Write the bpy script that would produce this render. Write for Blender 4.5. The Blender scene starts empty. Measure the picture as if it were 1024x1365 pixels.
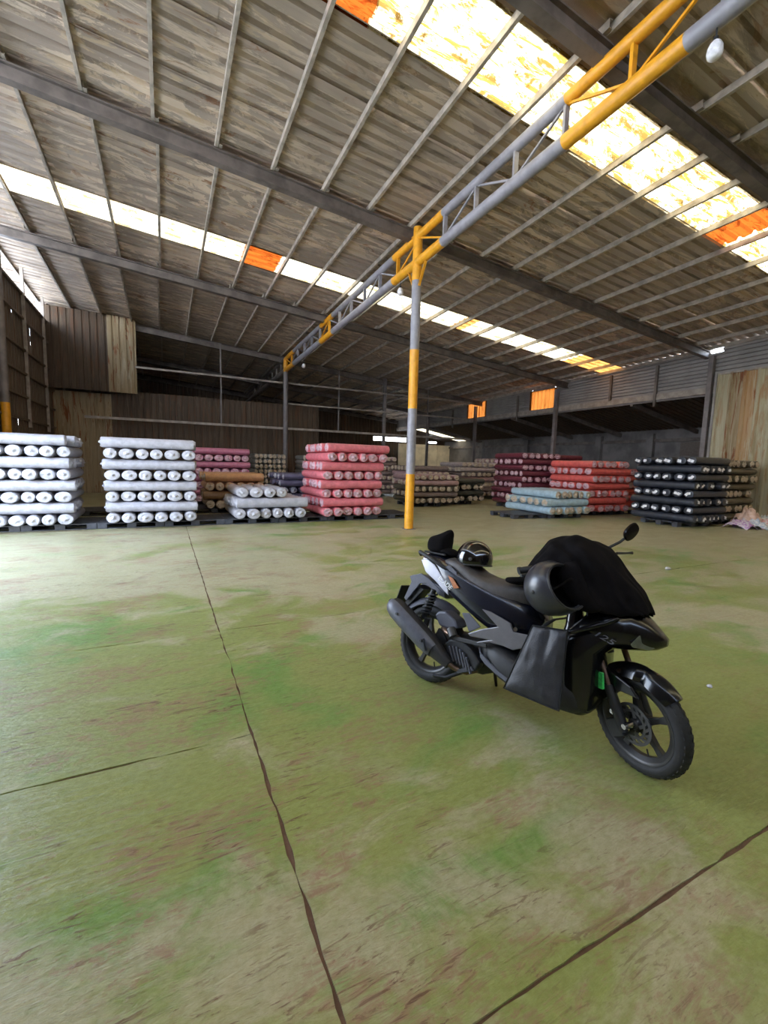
import bpy, bmesh, math, random
from mathutils import Vector, Matrix, Euler, noise as mnoise

random.seed(7)
R = math.radians
scn = bpy.context.scene
col = scn.collection

# ------------------------------------------------------------------ camera
CAM_H = 1.40
yaw, pitch, roll, FPX = R(26.58), R(6.234), R(1.536), 586.0
fwd = Vector((math.sin(yaw) * math.cos(pitch), math.cos(yaw) * math.cos(pitch), -math.sin(pitch)))
r0 = Vector((math.cos(yaw), -math.sin(yaw), 0)); u0 = r0.cross(fwd)
rt = r0 * math.cos(roll) + u0 * math.sin(roll)
up = -r0 * math.sin(roll) + u0 * math.cos(roll)
cd = bpy.data.cameras.new('camera'); cam = bpy.data.objects.new('camera', cd); col.objects.link(cam)
cd.sensor_fit = 'HORIZONTAL'; cd.sensor_width = 36.0; cd.lens = 36.0 * FPX / 1024.0
cd.clip_start = 0.05; cd.clip_end = 400
cam.matrix_world = Matrix(((rt.x, up.x, -fwd.x, 0), (rt.y, up.y, -fwd.y, 0), (rt.z, up.z, -fwd.z, CAM_H), (0, 0, 0, 1)))
scn.camera = cam

# ------------------------------------------------------------------ sky, sun, exposure
w = bpy.data.worlds.new('sky'); scn.world = w; w.use_nodes = True
wn = w.node_tree.nodes; wl = w.node_tree.links; wn.clear()
wo = wn.new('ShaderNodeOutputWorld'); bg = wn.new('ShaderNodeBackground')
tc = wn.new('ShaderNodeTexCoord'); sx = wn.new('ShaderNodeSeparateXYZ'); cr = wn.new('ShaderNodeValToRGB')
wl.new(tc.outputs['Generated'], sx.inputs[0]); wl.new(sx.outputs['Z'], cr.inputs[0])
cr.color_ramp.elements[0].position = 0.0; cr.color_ramp.elements[0].color = (0.86, 0.92, 1.0, 1)
cr.color_ramp.elements[1].position = 0.6; cr.color_ramp.elements[1].color = (0.52, 0.70, 1.0, 1)
wl.new(cr.outputs[0], bg.inputs[0]); bg.inputs[1].default_value = 5.6
wl.new(bg.outputs[0], wo.inputs[0])

sd = bpy.data.lights.new('sun', 'SUN'); sd.energy = 6.0; sd.angle = R(0.6); sd.color = (1.0, 0.93, 0.82)
sun = bpy.data.objects.new('sun', sd); col.objects.link(sun)
sun.rotation_euler = Vector((-0.10, 0.22, -0.97)).to_track_quat('-Z', 'Y').to_euler()
sun.location = (0, 0, 40)

scn.view_settings.view_transform = 'Standard'; scn.view_settings.look = 'None'
scn.view_settings.gamma = 1.0; scn.view_settings.use_curve_mapping = False
scn.view_settings.exposure = 1.4
scn.cycles.use_denoising = True
scn.cycles.max_bounces = 8; scn.cycles.diffuse_bounces = 6; scn.cycles.glossy_bounces = 3
scn.cycles.sample_clamp_indirect = 8.0

# daylight portal (importance guide only) in the loading door of the left wall
pd = bpy.data.lights.new('door_portal', 'AREA'); pd.shape = 'RECTANGLE'; pd.size = 5.2; pd.size_y = 4.4
pd.cycles.is_portal = True
po = bpy.data.objects.new('door_portal', pd); col.objects.link(po)
po.location = (-3.75, 6.7, 2.2); po.rotation_euler = Vector((1, 0, 0)).to_track_quat('-Z', 'Z').to_euler()

# ------------------------------------------------------------------ helpers
class MB:
    def __init__(s): s.v = []; s.f = []; s.m = []
    def add(s, vs, fs, mi=0):
        o = len(s.v); s.v += [tuple(p) for p in vs]; s.f += [tuple(i + o for i in f) for f in fs]; s.m += [mi] * len(fs); return s
    def box(s, x0, x1, y0, y1, z0, z1, mi=0):
        vs = [(x, y, z) for z in (z0, z1) for y in (y0, y1) for x in (x0, x1)]
        return s.add(vs, [(0, 2, 3, 1), (4, 5, 7, 6), (0, 1, 5, 4), (2, 6, 7, 3), (0, 4, 6, 2), (1, 3, 7, 5)], mi)
    def tube(s, pts, r, n=10, cap=True, mi=0, flat=None):
        pts = [Vector(p) for p in pts]; rs = r if isinstance(r, (list, tuple)) else [r] * len(pts)
        rings = []; prev = None
        for i, p in enumerate(pts):
            d = (pts[min(i + 1, len(pts) - 1)] - pts[max(i - 1, 0)]).normalized()
            if prev is None:
                a = Vector((0, 0, 1)) if abs(d.z) < .9 else Vector((1, 0, 0)); n1 = d.cross(a).normalized()
            else:
                n1 = (prev - d * prev.dot(d)).normalized()
            prev = n1; n2 = d.cross(n1); fl = flat or 1.0
            rings.append([p + (n1 * math.cos(2 * math.pi * k / n) + n2 * math.sin(2 * math.pi * k / n) * fl) * rs[i] for k in range(n)])
        return s.rings(rings, cap, mi)
    def rings(s, rings, cap=True, mi=0, closed=True):
        n = len(rings[0]); vs = [p for rg in rings for p in rg]; fs = []
        for i in range(len(rings) - 1):
            for k in range(n if closed else n - 1):
                k2 = (k + 1) % n
                fs.append((i * n + k, i * n + k2, (i + 1) * n + k2, (i + 1) * n + k))
        if cap:
            fs.append(tuple(reversed(range(n)))); fs.append(tuple((len(rings) - 1) * n + k for k in range(n)))
        return s.add(vs, fs, mi)
    def bar(s, a, b, wd, ht, upv=(0, 0, 1), mi=0):
        a = Vector(a); b = Vector(b); d = (b - a).normalized(); u = Vector(upv)
        sd_ = d.cross(u)
        if sd_.length < 1e-4: sd_ = d.cross(Vector((1, 0, 0)))
        sd_.normalize(); u = sd_.cross(d).normalized()
        vs = [p + sd_ * (sx_ * wd / 2) + u * (sz_ * ht / 2) for p in (a, b) for sz_ in (-1, 1) for sx_ in (-1, 1)]
        return s.add(vs, [(0, 2, 3, 1), (4, 5, 7, 6), (0, 1, 5, 4), (2, 6, 7, 3), (0, 4, 6, 2), (1, 3, 7, 5)], mi)
    def lathe(s, prof, n=32, mi=0, close=False):     # prof [(r, y)], axis y
        rings = [[(rr * math.cos(2 * math.pi * k / n), y, rr * math.sin(2 * math.pi * k / n)) for k in range(n)] for rr, y in prof]
        if close: rings.append(rings[0])
        return s.rings(rings, False, mi)
    def loft_x(s, secs, n=20, e=2.6, mi=0):            # (x, half width, z bottom, z top[, y centre])
        rings = []
        for sc in secs:
            x, hw, zb, zt = sc[:4]; yc = sc[4] if len(sc) > 4 else 0
            rings.append([(x, yc + hw * sgp(math.cos(2 * math.pi * k / n), 2 / e), (zb + zt) / 2 + (zt - zb) / 2 * sgp(math.sin(2 * math.pi * k / n), 2 / e)) for k in range(n)])
        return s.rings(rings, True, mi)
    def loft_z(s, secs, n=20, e=2.6, mi=0):            # (z, x back, x front, half width[, y centre])
        rings = []
        for sc in secs:
            z, xa, xb, hw = sc[:4]; yc = sc[4] if len(sc) > 4 else 0
            rings.append([((xa + xb) / 2 + (xb - xa) / 2 * sgp(math.cos(2 * math.pi * k / n), 2 / e), yc + hw * sgp(math.sin(2 * math.pi * k / n), 2 / e), z) for k in range(n)])
        return s.rings(rings, True, mi)
    def panel(s, poly, yf, th, mi=0):                   # side-view outline (x, z) given thickness along y
        n = len(poly); yy = yf if callable(yf) else (lambda x, z: yf)
        vs = [(x, yy(x, z), z) for x, z in poly] + [(x, yy(x, z) + th, z) for x, z in poly]
        fs = [tuple(range(n)), tuple(reversed(range(n, 2 * n)))] + [(i, (i + 1) % n, n + (i + 1) % n, n + i) for i in range(n)]
        return s.add(vs, fs, mi)
    def map(s, fn): s.v = [tuple(fn(Vector(p))) for p in s.v]; return s
    def mesh(s, name, mats, smooth=False):
        me = bpy.data.meshes.new(name); me.from_pydata(s.v, [], s.f)
        for m in (mats if isinstance(mats, (list, tuple)) else [mats]): me.materials.append(m)
        if any(s.m): me.polygons.foreach_set('material_index', s.m)
        bm = bmesh.new(); bm.from_mesh(me); bmesh.ops.recalc_face_normals(bm, faces=bm.faces[:]); bm.to_mesh(me); bm.free()
        if smooth: me.shade_smooth()
        me.update(); return me
    def build(s, name, mats, parent=None, smooth=False, bevel=0, sharp=40):
        me = s.mesh(name, mats, smooth)
        if smooth and sharp: me.set_sharp_from_angle(angle=R(sharp))
        o = link(bpy.data.objects.new(name, me), parent)
        if bevel:
            md = o.modifiers.new('bevel', 'BEVEL'); md.width = bevel; md.segments = 2; md.limit_method = 'ANGLE'; md.angle_limit = R(35)
        return o

def sgp(v, p): return math.copysign(abs(v) ** p, v)
def link(o, parent=None):
    col.objects.link(o)
    if parent is not None: o.parent = parent
    return o
def empty(name, loc=(0, 0, 0), parent=None, kind=None):
    o = bpy.data.objects.new(name, None); o.location = loc; o.empty_display_size = .1; link(o, parent)
    if kind: o['kind'] = kind
    return o
def tag(o, label, cat, group=None):
    o['label'] = label; o['category'] = cat
    if group: o['group'] = group
    return o
def inst(name, me, loc=(0, 0, 0), parent=None):
    o = bpy.data.objects.new(name, me); o.location = loc; return link(o, parent)
def nz(x, y=0.0, z=0.0): return mnoise.noise(Vector((x, y, z)))

# ------------------------------------------------------------------ materials
def newmat(name):
    m = bpy.data.materials.new(name); m.use_nodes = True; nt = m.node_tree; nt.nodes.clear()
    out = nt.nodes.new('ShaderNodeOutputMaterial'); return m, nt, out
class N:
    def __init__(s, nt): s.nt = nt
    def new(s, t, **kw):
        n = s.nt.nodes.new(t)
        for k, v in kw.items(): setattr(n, k, v)
        return n
    def val(s, sock, v):
        if hasattr(v, 'is_output') or isinstance(v, bpy.types.NodeSocket): s.nt.links.new(v, sock)
        else: sock.default_value = v
    def pos(s, scale=(1, 1, 1), loc=(0, 0, 0), obj=False):
        if obj: src = s.new('ShaderNodeTexCoord').outputs['Object']
        else: src = s.new('ShaderNodeNewGeometry').outputs['Position']
        mp = s.new('ShaderNodeMapping'); s.nt.links.new(src, mp.inputs['Vector'])
        mp.inputs['Scale'].default_value = scale; mp.inputs['Location'].default_value = loc; return mp.outputs[0]
    def noise(s, vec, scale=5, detail=4, rough=.6, dist=0):
        n = s.new('ShaderNodeTexNoise'); s.nt.links.new(vec, n.inputs['Vector']); n.inputs['Scale'].default_value = scale
        n.inputs['Detail'].default_value = detail; n.inputs['Roughness'].default_value = rough; n.inputs['Distortion'].default_value = dist; return n.outputs['Fac']
    def ramp(s, fac, a, b, c0=0.0, c1=1.0):
        n = s.new('ShaderNodeMapRange'); s.nt.links.new(fac, n.inputs[0]); n.inputs[1].default_value = a; n.inputs[2].default_value = b
        n.inputs[3].default_value = c0; n.inputs[4].default_value = c1; n.interpolation_type = 'SMOOTHSTEP'; return n.outputs[0]
    def mix(s, fac, a, b):
        n = s.new('ShaderNodeMix'); n.data_type = 'RGBA'; s.val(n.inputs[0], fac)
        for k, v in ((6, a), (7, b)):
            s.val(n.inputs[k], v if not isinstance(v, tuple) else (*v[:3], 1)); 
        return n.outputs[2]
    def mul(s, a, b):
        n = s.new('ShaderNodeMath'); n.operation = 'MULTIPLY'; s.val(n.inputs[0], a); s.val(n.inputs[1], b); return n.outputs[0]
    def add(s, a, b):
        n = s.new('ShaderNodeMath'); n.operation = 'ADD'; s.val(n.inputs[0], a); s.val(n.inputs[1], b); return n.outputs[0]
    def bump(s, h, st=.2, d=.01):
        n = s.new('ShaderNodeBump'); s.nt.links.new(h, n.inputs['Height']); n.inputs['Strength'].default_value = st; n.inputs['Distance'].default_value = d; return n.outputs[0]
    def bsdf(s, out, color, rough=.5, metal=0, normal=None, coat=0, spec=.5, coat_rough=.05):
        p = s.new('ShaderNodeBsdfPrincipled'); s.val(p.inputs['Base Color'], color if not isinstance(color, tuple) else (*color[:3], 1))
        s.val(p.inputs['Roughness'], rough); s.val(p.inputs['Metallic'], metal); p.inputs['Coat Weight'].default_value = coat; p.inputs['Coat Roughness'].default_value = coat_rough
        p.inputs['Specular IOR Level'].default_value = spec
        if normal is not None: s.nt.links.new(normal, p.inputs['Normal'])
        s.nt.links.new(p.outputs[0], out.inputs['Surface']); return p

def plain(name, c, rough=.5, metal=0, coat=0, var=.15, vs=20, bump=0, bs=60, spec=.5, coat_rough=.05):
    m, nt, out = newmat(name); n = N(nt); v = n.pos(obj=True)
    f = n.noise(v, vs, 3)
    cc = n.mix(n.ramp(f, .35, .65), tuple(x * (1 - var) for x in c), tuple(min(1, x * (1 + var)) for x in c))
    nm = n.bump(n.noise(v, bs, 3), bump, .004) if bump else None
    n.bsdf(out, cc, rough, metal, nm, coat, spec, coat_rough); return m

def floor_mat():
    m, nt, out = newmat('worn_green_floor_paint'); n = N(nt)
    big = n.noise(n.pos((.34, .50, 1), (3.1, 1.7, 0)), 1.0, 4, .6, .5)
    mid = n.noise(n.pos((1.7, 2.6, 1), (9, 2, 0)), 1.0, 6, .68, .7)
    fine = n.noise(n.pos((26, 40, 1)), 1.0, 4, .7)
    scr = n.noise(n.pos((5.5, 34, 1), (1, 5, 0)), 1.0, 5, .68, 1.4)
    scr2 = n.noise(n.pos((11, 60, 1), (7, 3, 0)), 1.0, 4, .65, 2.0)
    g = n.mix(n.ramp(fine, .3, .7), (.245, .275, .075), (.310, .345, .112))
    g = n.mix(n.ramp(n.noise(n.pos((.8, 1.1, 1), (14, 6, 0)), 1.0, 5, .62, .5), .50, .64, 0, .85), g, n.mix(n.ramp(fine, .3, .7), (.140, .265, .055), (.185, .33, .08)))
    sp = n.new('ShaderNodeSeparateXYZ'); nt.links.new(n.pos(), sp.inputs[0])
    worn = n.ramp(n.add(n.add(n.mul(big, .55), n.mul(mid, .45)), n.add(n.ramp(sp.outputs['X'], 2.0, 8.0, 0, .09), n.add(n.ramp(sp.outputs['Y'], 1.5, 6.0, -.042, .02), n.mul(n.ramp(sp.outputs['Y'], 3.4, 6.0, 0, .07), n.ramp(sp.outputs['X'], .3, 2.6, 1, 0))))), .47, .57)  # wear mask; extra paleness near the loading door paints its daylight into the colour
    g2 = n.mix(n.mul(worn, .78), g, n.mix(n.ramp(fine, .3, .7), (.41, .36, .225), (.51, .455, .31)))
    red = n.mul(n.ramp(n.noise(n.pos((1.5, 2.2, 1), (21, 4, 0)), 1.0, 8, .80, .25), .50, .58), n.ramp(scr, .40, .56))
    g2 = n.mix(n.mul(red, n.mul(n.ramp(fine, .3, .62, .35, .75), n.ramp(sp.outputs['X'], .8, 2.2, 1, .35))), g2, (.32, .165, .115))
    patch = n.ramp(n.noise(n.pos((1.3, 1.7, 1), (5, 8, 0)), 1.0, 5, .65), .44, .60)
    brn = n.mul(n.mul(n.ramp(scr, .56, .63), patch), n.ramp(sp.outputs['X'], .3, 1.8, 1, .25))
    g2 = n.mix(n.mul(brn, .85), g2, (.135, .065, .040))
    brn2 = n.mul(n.ramp(scr2, .60, .68), n.ramp(mid, .42, .6))
    g2 = n.mix(n.mul(brn2, .55), g2, (.17, .10, .06))
    lt = n.mul(n.ramp(n.noise(n.pos((30, 4, 1), (2, 2, 0)), 1.0, 3, .6, 1.5), .66, .76), .3)
    g2 = n.mix(lt, g2, (.48, .50, .30))
    h = n.add(n.mul(fine, .3), n.add(n.mul(scr, .55), n.mul(mid, .7)))
    n.bsdf(out, g2, n.ramp(mid, .3, .7, .28, .48), 0, n.bump(h, .45, .025), 0, .45); return m

def sheet_mat(name, base, base2, stain, rust, ax='x', rustamt=.7, sc=1.0, rough=.6):
    m, nt, out = newmat(name); n = N(nt)
    st = (.45 * sc, 5 * sc, 3) if ax == 'x' else ((9 * sc, 9 * sc, .45 * sc))
    st2 = (.75 * sc, 2.6 * sc, 2) if ax == 'x' else ((5 * sc, 5 * sc, .6 * sc))
    a = n.noise(n.pos(st), 1, 6, .65, .5); b = n.noise(n.pos(st2, (11, 3, 7)), 1, 6, .7, .9); c = n.noise(n.pos((.5, .5, .5), (2, 9, 1)), 1, 3)
    big = n.ramp(c, .38, .62)
    cc = n.mix(n.ramp(a, .3, .7), base, base2)
    s1 = n.mul(n.ramp(b, .50, .60), n.add(n.mul(big, .6), .3)); cc = n.mix(s1, cc, stain)
    rr = n.noise(n.pos(st2, (31, 23, 17)), 1, 7, .72, 1.2)
    cc = n.mix(n.mul(n.ramp(rr, .58 if ax == 'x' else .52, .68 if ax == 'x' else .60), rustamt), cc, rust)
    dk = n.noise(n.pos(st, (5, 41, 3)), 1, 5, .7); cc = n.mix(n.mul(n.ramp(dk, .56, .72), .55), cc, tuple(x * .3 for x in base))
    n.bsdf(out, cc, rough, .0, n.bump(b, .15, .01), 0, .3); return m

def roof_mat():
    m, nt, out = newmat('old_roof_sheet'); n = N(nt)
    a = n.noise(n.pos((.5, 4.5, 1)), 1, 5, .6, .4)
    cc = n.mix(n.ramp(a, .32, .68), (.37, .295, .238), (.44, .36, .29))
    area = n.ramp(n.noise(n.pos((.35, .35, .35), (2, 9, 1)), 1, 3), .36, .60)
    p1 = n.noise(n.pos((.62, 2.3, 1), (11, 3, 0)), 1, 8, .72, 1.1)
    cc = n.mix(n.mul(n.ramp(p1, .50, .535), n.add(n.mul(area, .55), .22)), cc, (.76, .61, .46))
    p2 = n.noise(n.pos((1.1, 4.2, 1), (4, 33, 0)), 1, 7, .7, .8)
    cc = n.mix(n.mul(n.ramp(p2, .56, .60), n.add(n.mul(area, .5), .15)), cc, (.60, .46, .30))
    p3 = n.noise(n.pos((.9, 3.2, 1), (31, 23, 0)), 1, 8, .76, 1.3)
    cc = n.mix(n.mul(n.ramp(p3, .575, .63), n.mul(n.add(n.mul(area, .8), .15), .8)), cc, (.27, .115, .045))
    p4 = n.noise(n.pos((.7, 5.5, 1), (5, 41, 0)), 1, 7, .72, .6)
    cc = n.mix(n.mul(n.ramp(p4, .55, .66), .5), cc, (.115, .095, .075))
    n.bsdf(out, cc, .65, 0, n.bump(p1, .12, .01), 0, .25); return m

def skylight_mat(name, c1, c2, c3, heavy=False):
    m, nt, out = newmat(name); n = N(nt)
    a = n.noise(n.pos((2.2, 9, 1)), 1, 6, .75, .6); b = n.noise(n.pos((9, 14, 1), (4, 4, 0)), 1, 5, .7)
    cc = n.mix(n.ramp(a, .44 if heavy else .50, .56 if heavy else .60), c1, c2); cc = n.mix(n.mul(n.ramp(b, .54 if heavy else .60, .68), .85), cc, c3)
    t = n.new('ShaderNodeBsdfTranslucent'); nt.links.new(cc, t.inputs[0])
    d = n.new('ShaderNodeBsdfDiffuse'); nt.links.new(cc, d.inputs[0])
    mx = n.new('ShaderNodeMixShader'); mx.inputs[0].default_value = .25
    nt.links.new(t.outputs[0], mx.inputs[1]); nt.links.new(d.outputs[0], mx.inputs[2]); nt.links.new(mx.outputs[0], out.inputs[0]); return m

def wrap_mat(name, c, rough=.32, film=.5, vs=9):
    m, nt, out = newmat(name); n = N(nt); p = n.pos((1, 1, 1))
    cre = n.noise(n.pos((9, 9, 14)), 1, 5, .65, 1.6)
    v = n.noise(p, vs, 2)
    cc = n.mix(n.ramp(v, .3, .7), tuple(x * .86 for x in c), tuple(min(.95, x * 1.08) for x in c))
    cc = n.mix(n.mul(n.ramp(cre, .60, .72), film * .35), cc, tuple(min(.9, x + .28) for x in c))
    n.bsdf(out, cc, rough, 0, n.bump(cre, .55, .03), .35, .5, .18); return m

M = {}
M['floor'] = floor_mat()
M['joint'] = plain('joint_dirt', (.15, .085, .055), .95, bump=.3)
M['ground'] = plain('outside_concrete', (.46, .46, .45), .9)
M['roof'] = roof_mat()
M['wall_brown'] = sheet_mat('brown_wall_sheet', (.13, .095, .07), (.17, .13, .095), (.20, .16, .11), (.16, .07, .035), 'z', .5)
M['wall_rust'] = sheet_mat('rusty_wall_sheet', (.30, .22, .12), (.38, .29, .17), (.44, .36, .24), (.22, .075, .025), 'z', .95)
M['wall_orange'] = sheet_mat('orange_rusted_sheet', (.40, .22, .10), (.46, .30, .15), (.50, .42, .28), (.26, .09, .03), 'z', .9)
M['wall_cream'] = sheet_mat('cream_wall_sheet', (.42, .37, .24), (.50, .45, .31), (.36, .29, .17), (.35, .16, .06), 'z', .6)
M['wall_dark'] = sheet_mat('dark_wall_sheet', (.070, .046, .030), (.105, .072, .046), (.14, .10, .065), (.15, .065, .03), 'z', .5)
M['clad'] = plain('ribbed_grey_cladding', (.30, .275, .255), .5, var=.12, vs=1.5)
M['concrete'] = plain('dark_grey_render', (.18, .165, .16), .9, var=.25, vs=1.2, bump=.2, bs=15)
M['beige'] = plain('beige_board', (.62, .53, .40), .8, var=.12, vs=2)
M['steel'] = plain('grey_purple_steel', (.19, .165, .16), .5, .0, var=.15, vs=4, bump=.1)
M['rafter'] = plain('dark_grey_steel_rafter', (.155, .128, .112), .55, .0, var=.25, vs=3, bump=.1)
M['purlin'] = plain('galvanised_purlin', (.45, .39, .325), .5, .0, var=.22, vs=5)
M['truss'] = plain('grey_painted_pipe', (.30, .285, .31), .38, .0, var=.12, vs=5)
M['yellow'] = plain('yellow_orange_paint', (.80, .36, .02), .38, .0, var=.10, vs=7)
M['rail'] = plain('pale_steel_rail', (.36, .31, .26), .55, .1, var=.2, vs=4)
M['sky_white'] = skylight_mat('clear_skylight_sheet', (.36, .30, .19), (.27, .17, .06), (.12, .055, .012))
M['sky_stained'] = skylight_mat('stained_skylight_sheet', (.62, .51, .29), (.165, .092, .018), (.07, .028, .005), True)
M['sky_orange'] = skylight_mat('orange_skylight_sheet', (.17, .034, .004), (.09, .012, .0015), (.04, .006, .001))
M['win_orange'] = skylight_mat('amber_wall_sheet', (.24, .075, .013), (.16, .04, .006), (.06, .013, .003))
M['sky_amber'] = skylight_mat('amber_skylight_sheet', (.26, .11, .025), (.17, .06, .01), (.07, .02, .003))
M['bulb'] = plain('white_bulb_plastic', (.85, .83, .86), .3)
M['black_plastic'] = plain('black_plastic', (.022, .022, .024), .45)
M['pallet'] = plain('dark_plastic_pallet', (.050, .052, .062), .5, var=.3, vs=6, bump=.15)
WR = dict(white=(.46, .45, .49), pink=(.74, .20, .23), mauve=(.50, .17, .25), orange=(.62, .33, .15), brown=(.27, .15, .07), navy=(.13, .12, .20),
          blue=(.42, .55, .62), coral=(.72, .13, .11), maroon=(.17, .035, .05), charcoal=(.030, .034, .048), olive=(.115, .095, .06),
          grey=(.27, .25, .22), taupe=(.22, .16, .14), green=(.055, .055, .04), beige=(.50, .40, .36), rose=(.42, .26, .25))
for k, c in WR.items(): M['w_' + k] = wrap_mat('wrapped_fabric_' + k, c, .28 if k in ('charcoal', 'navy') else .34, dict(charcoal=.5, white=1.1).get(k, .5))
M['end_white'] = wrap_mat('gathered_plastic_end', (.54, .53, .57), .3)
M['end_pinkish'] = wrap_mat('pinkish_plastic_end', (.62, .40, .44), .3)
M['end_gold'] = wrap_mat('yellowed_plastic_end', (.56, .45, .33), .3)
M['end_label'] = plain('white_end_label', (.82, .80, .82), .5)
M['kraft'] = plain('kraft_board', (.42, .25, .12), .8)

# ------------------------------------------------------------------ the hall
XL, XR, XO, YF, YB = -3.6, 15.8, 20.2, -6.0, 29.8
def zr(x, y): return 6.15 - .088 * (x - 4.76) - .03 * (y - 8.3)

# floor: slabs with worn, slightly ragged joints over a dirt bed
floor = empty('floor', kind='structure')
MB().box(XL - .4, XO + .3, YF - .3, YB + .3, -.10, -.006).build('joint_bed', M['joint'], floor)
def edge(ax, c, a, b, seed, amp):
    L = []; n = max(2, int(abs(b - a) / .045)); n = min(n, 260)
    for i in range(n):
        t = a + (b - a) * i / n
        d = amp * (nz(t * 2.3, seed) * .9 + nz(t * 11, seed + 3) * 1.2 + nz(t * 23, seed + 5) * .5 + max(0, nz(t * 3.1, seed + 9) - .25) * 2.2)
        L.append((t, c + d) if ax == 'x' else (c + d, t))
    return L
def slab(x0, x1, y0, y1, g=(.006, .006, .006, .006)):
    s = x0 * 3.7 + y0 * 1.3
    P = edge('x', y0 + g[0], x0 + g[3], x1 - g[1], s, .006) + edge('y', x1 - g[1], y0 + g[0], y1 - g[2], s + 20, .007) \
        + edge('x', y1 - g[2], x1 - g[1], x0 + g[3], s + 40, .006) + edge('y', x0 + g[3], y1 - g[2], y0 + g[0], s + 60, .007)
    n = len(P); mb = MB(); mb.add([(x, y, 0) for x, y in P] + [(x, y, -.03) for x, y in P],
        [tuple(range(n))] + [(i, (i + 1) % n, n + (i + 1) % n, n + i) for i in range(n)])
    mb.build('slab', M['floor'], floor)
j = .005
slab(XL - .3, .37, YF, .74); slab(XL - .3, .37, .74, 2.19, (j, j, .004, j)); slab(XL - .3, .37, 2.19, 3.71, (.004, j, .003, j)); slab(XL - .3, .37, 3.71, 20, (.003, .006, .006, j))
slab(.37, XO + .2, YF, .74, (j, j, .006, j)); slab(.37, XO + .2, .74, 3.71, (.006, j, .003, j)); slab(.37, XO + .2, 3.71, 20, (.003, j, j, .006)); slab(XL - .3, XO + .2, 20, YB + .2)
gr = MB().box(-90, XL - .3, -60, 80, -.2, -.03).build('ground', M['ground']); gr['kind'] = 'structure'

# ceiling: corrugated sheets, skylight sheets, purlins, rafters
ceil = empty('ceiling', kind='structure')
def sheet_mesh(name, x0, x1, mat, wy=1.0, pitch=.25, rib=.05, ribw=.075):
    L = x1 - x0; ys = []
    for k in range(int(round(wy / pitch))):
        b = k * pitch; ys += [(b, 0), (b + pitch - ribw - .03, 0), (b + pitch - ribw, rib), (b + pitch - .03, rib)]
    ys.append((wy, 0)); ys = [(-.02, 0)] + ys[0:] + [(wy + .03, 0)]
    vs = []; n = len(ys)
    for i in range(2):
        x = i * L
        for y, z in ys: vs.append((x, y, z - .088 * x - .03 * y))
    me = MB().add(vs, [(k, k + 1, n + k + 1, n + k) for k in range(n - 1)]).mesh(name, mat); return me
XP = [-4.5, .6, 5.7, 10.8, 15.73]
sheets = {(a, b): sheet_mesh('roof_sheet', a, b + .12, M['roof']) for a, b in zip(XP, XP[1:])}
skyrows = {0: [(-4.5, .95, 'sky_stained'), (.95, 2.33, 'sky_orange'), (2.33, 9.4, 'sky_stained'), (9.4, 10.2, 'sky_orange'), (10.2, 15.83, 'sky_stained')],
           7: [(-4.5, 1.86, 'sky_white'), (1.86, 2.74, 'sky_orange'), (2.74, 8.44, 'sky_white'), (8.44, 8.9, 'sky_amber'), (8.9, 13.6, 'sky_white'), (13.6, 15.83, 'sky_amber')],
           -7: [(-4.5, 15.83, 'sky_stained')]}
for k in range(-11, 26):
    y0 = 4.45 + k
    if k in skyrows:
        for a, b, mt in skyrows[k]:
            inst('skylight_sheet', sheet_mesh('skylight_sheet', a, b + .02, M[mt]), (a, y0, zr(a, y0) + .205), ceil)
        continue
    for i, (a, b) in enumerate(zip(XP, XP[1:])):
        inst('roof_sheet', sheets[(a, b)], (a, y0, zr(a, y0) + .205 + .006 * (i % 2)), ceil)
RY = [-6.0, -1.0, 4.05, 8.5, 14.05, 19.8, 25.0, 29.6]
for y in RY:
    mb = MB(); xa, xb = XL - .05, XR - .02
    for (w_, h, dz) in ((.035, .20, 0), (.15, .022, .10), (.15, .022, -.10)):
        mb.bar((xa, y, zr(xa, y) + dz - .02), (xb, y, zr(xb, y) + dz - .02), w_, h)
    mb.build('rafter', M['rafter'], ceil)
pur = {}
for i, (ya, yb) in enumerate(zip(RY, RY[1:])):
    mb = MB(); L = yb - ya + .3
    mb.bar((0, 0, .05), (0, L, .05 - .03 * L), .008, .10); mb.bar((.02, 0, .004), (.02, L, .004 - .03 * L), .05, .008); mb.bar((.02, 0, .096), (.02, L, .096 - .03 * L), .05, .008)
    mb.bar((.043, 0, .012), (.043, L, .012 - .03 * L), .006, .02)
    pur[i] = mb.mesh('purlin', M['purlin'])
    for k in list(range(-2, 19)) + [18.72]:
        x = -1.9 + .94 * k + (.03 if i % 2 else -.03); y = ya - .15
        inst('purlin', pur[i], (x, y, zr(x, y) + .103), ceil)

# ribbed wall sheets: vertical ribs (axis z) or horizontal ribs (axis along the wall)
def vsheet(name, wd, h, mat, pitch=.23, rib=.03):
    prof = []
    n = max(1, int(round(wd / pitch))); p = wd / n
    for k in range(n): prof += [(k * p, 0), (k * p + p * .62, 0), (k * p + p * .72, rib), (k * p + p * .92, rib)]
    prof.append((wd, 0)); m = len(prof)
    return MB().add([(a, b, z) for z in (0, h) for a, b in prof], [(k, k + 1, m + k + 1, m + k) for k in range(m - 1)]).mesh(name, mat)
def place(me, name, parent, loc, rz):
    o = inst(name, me, loc, parent); o.rotation_euler = (0, 0, rz); return o

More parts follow.
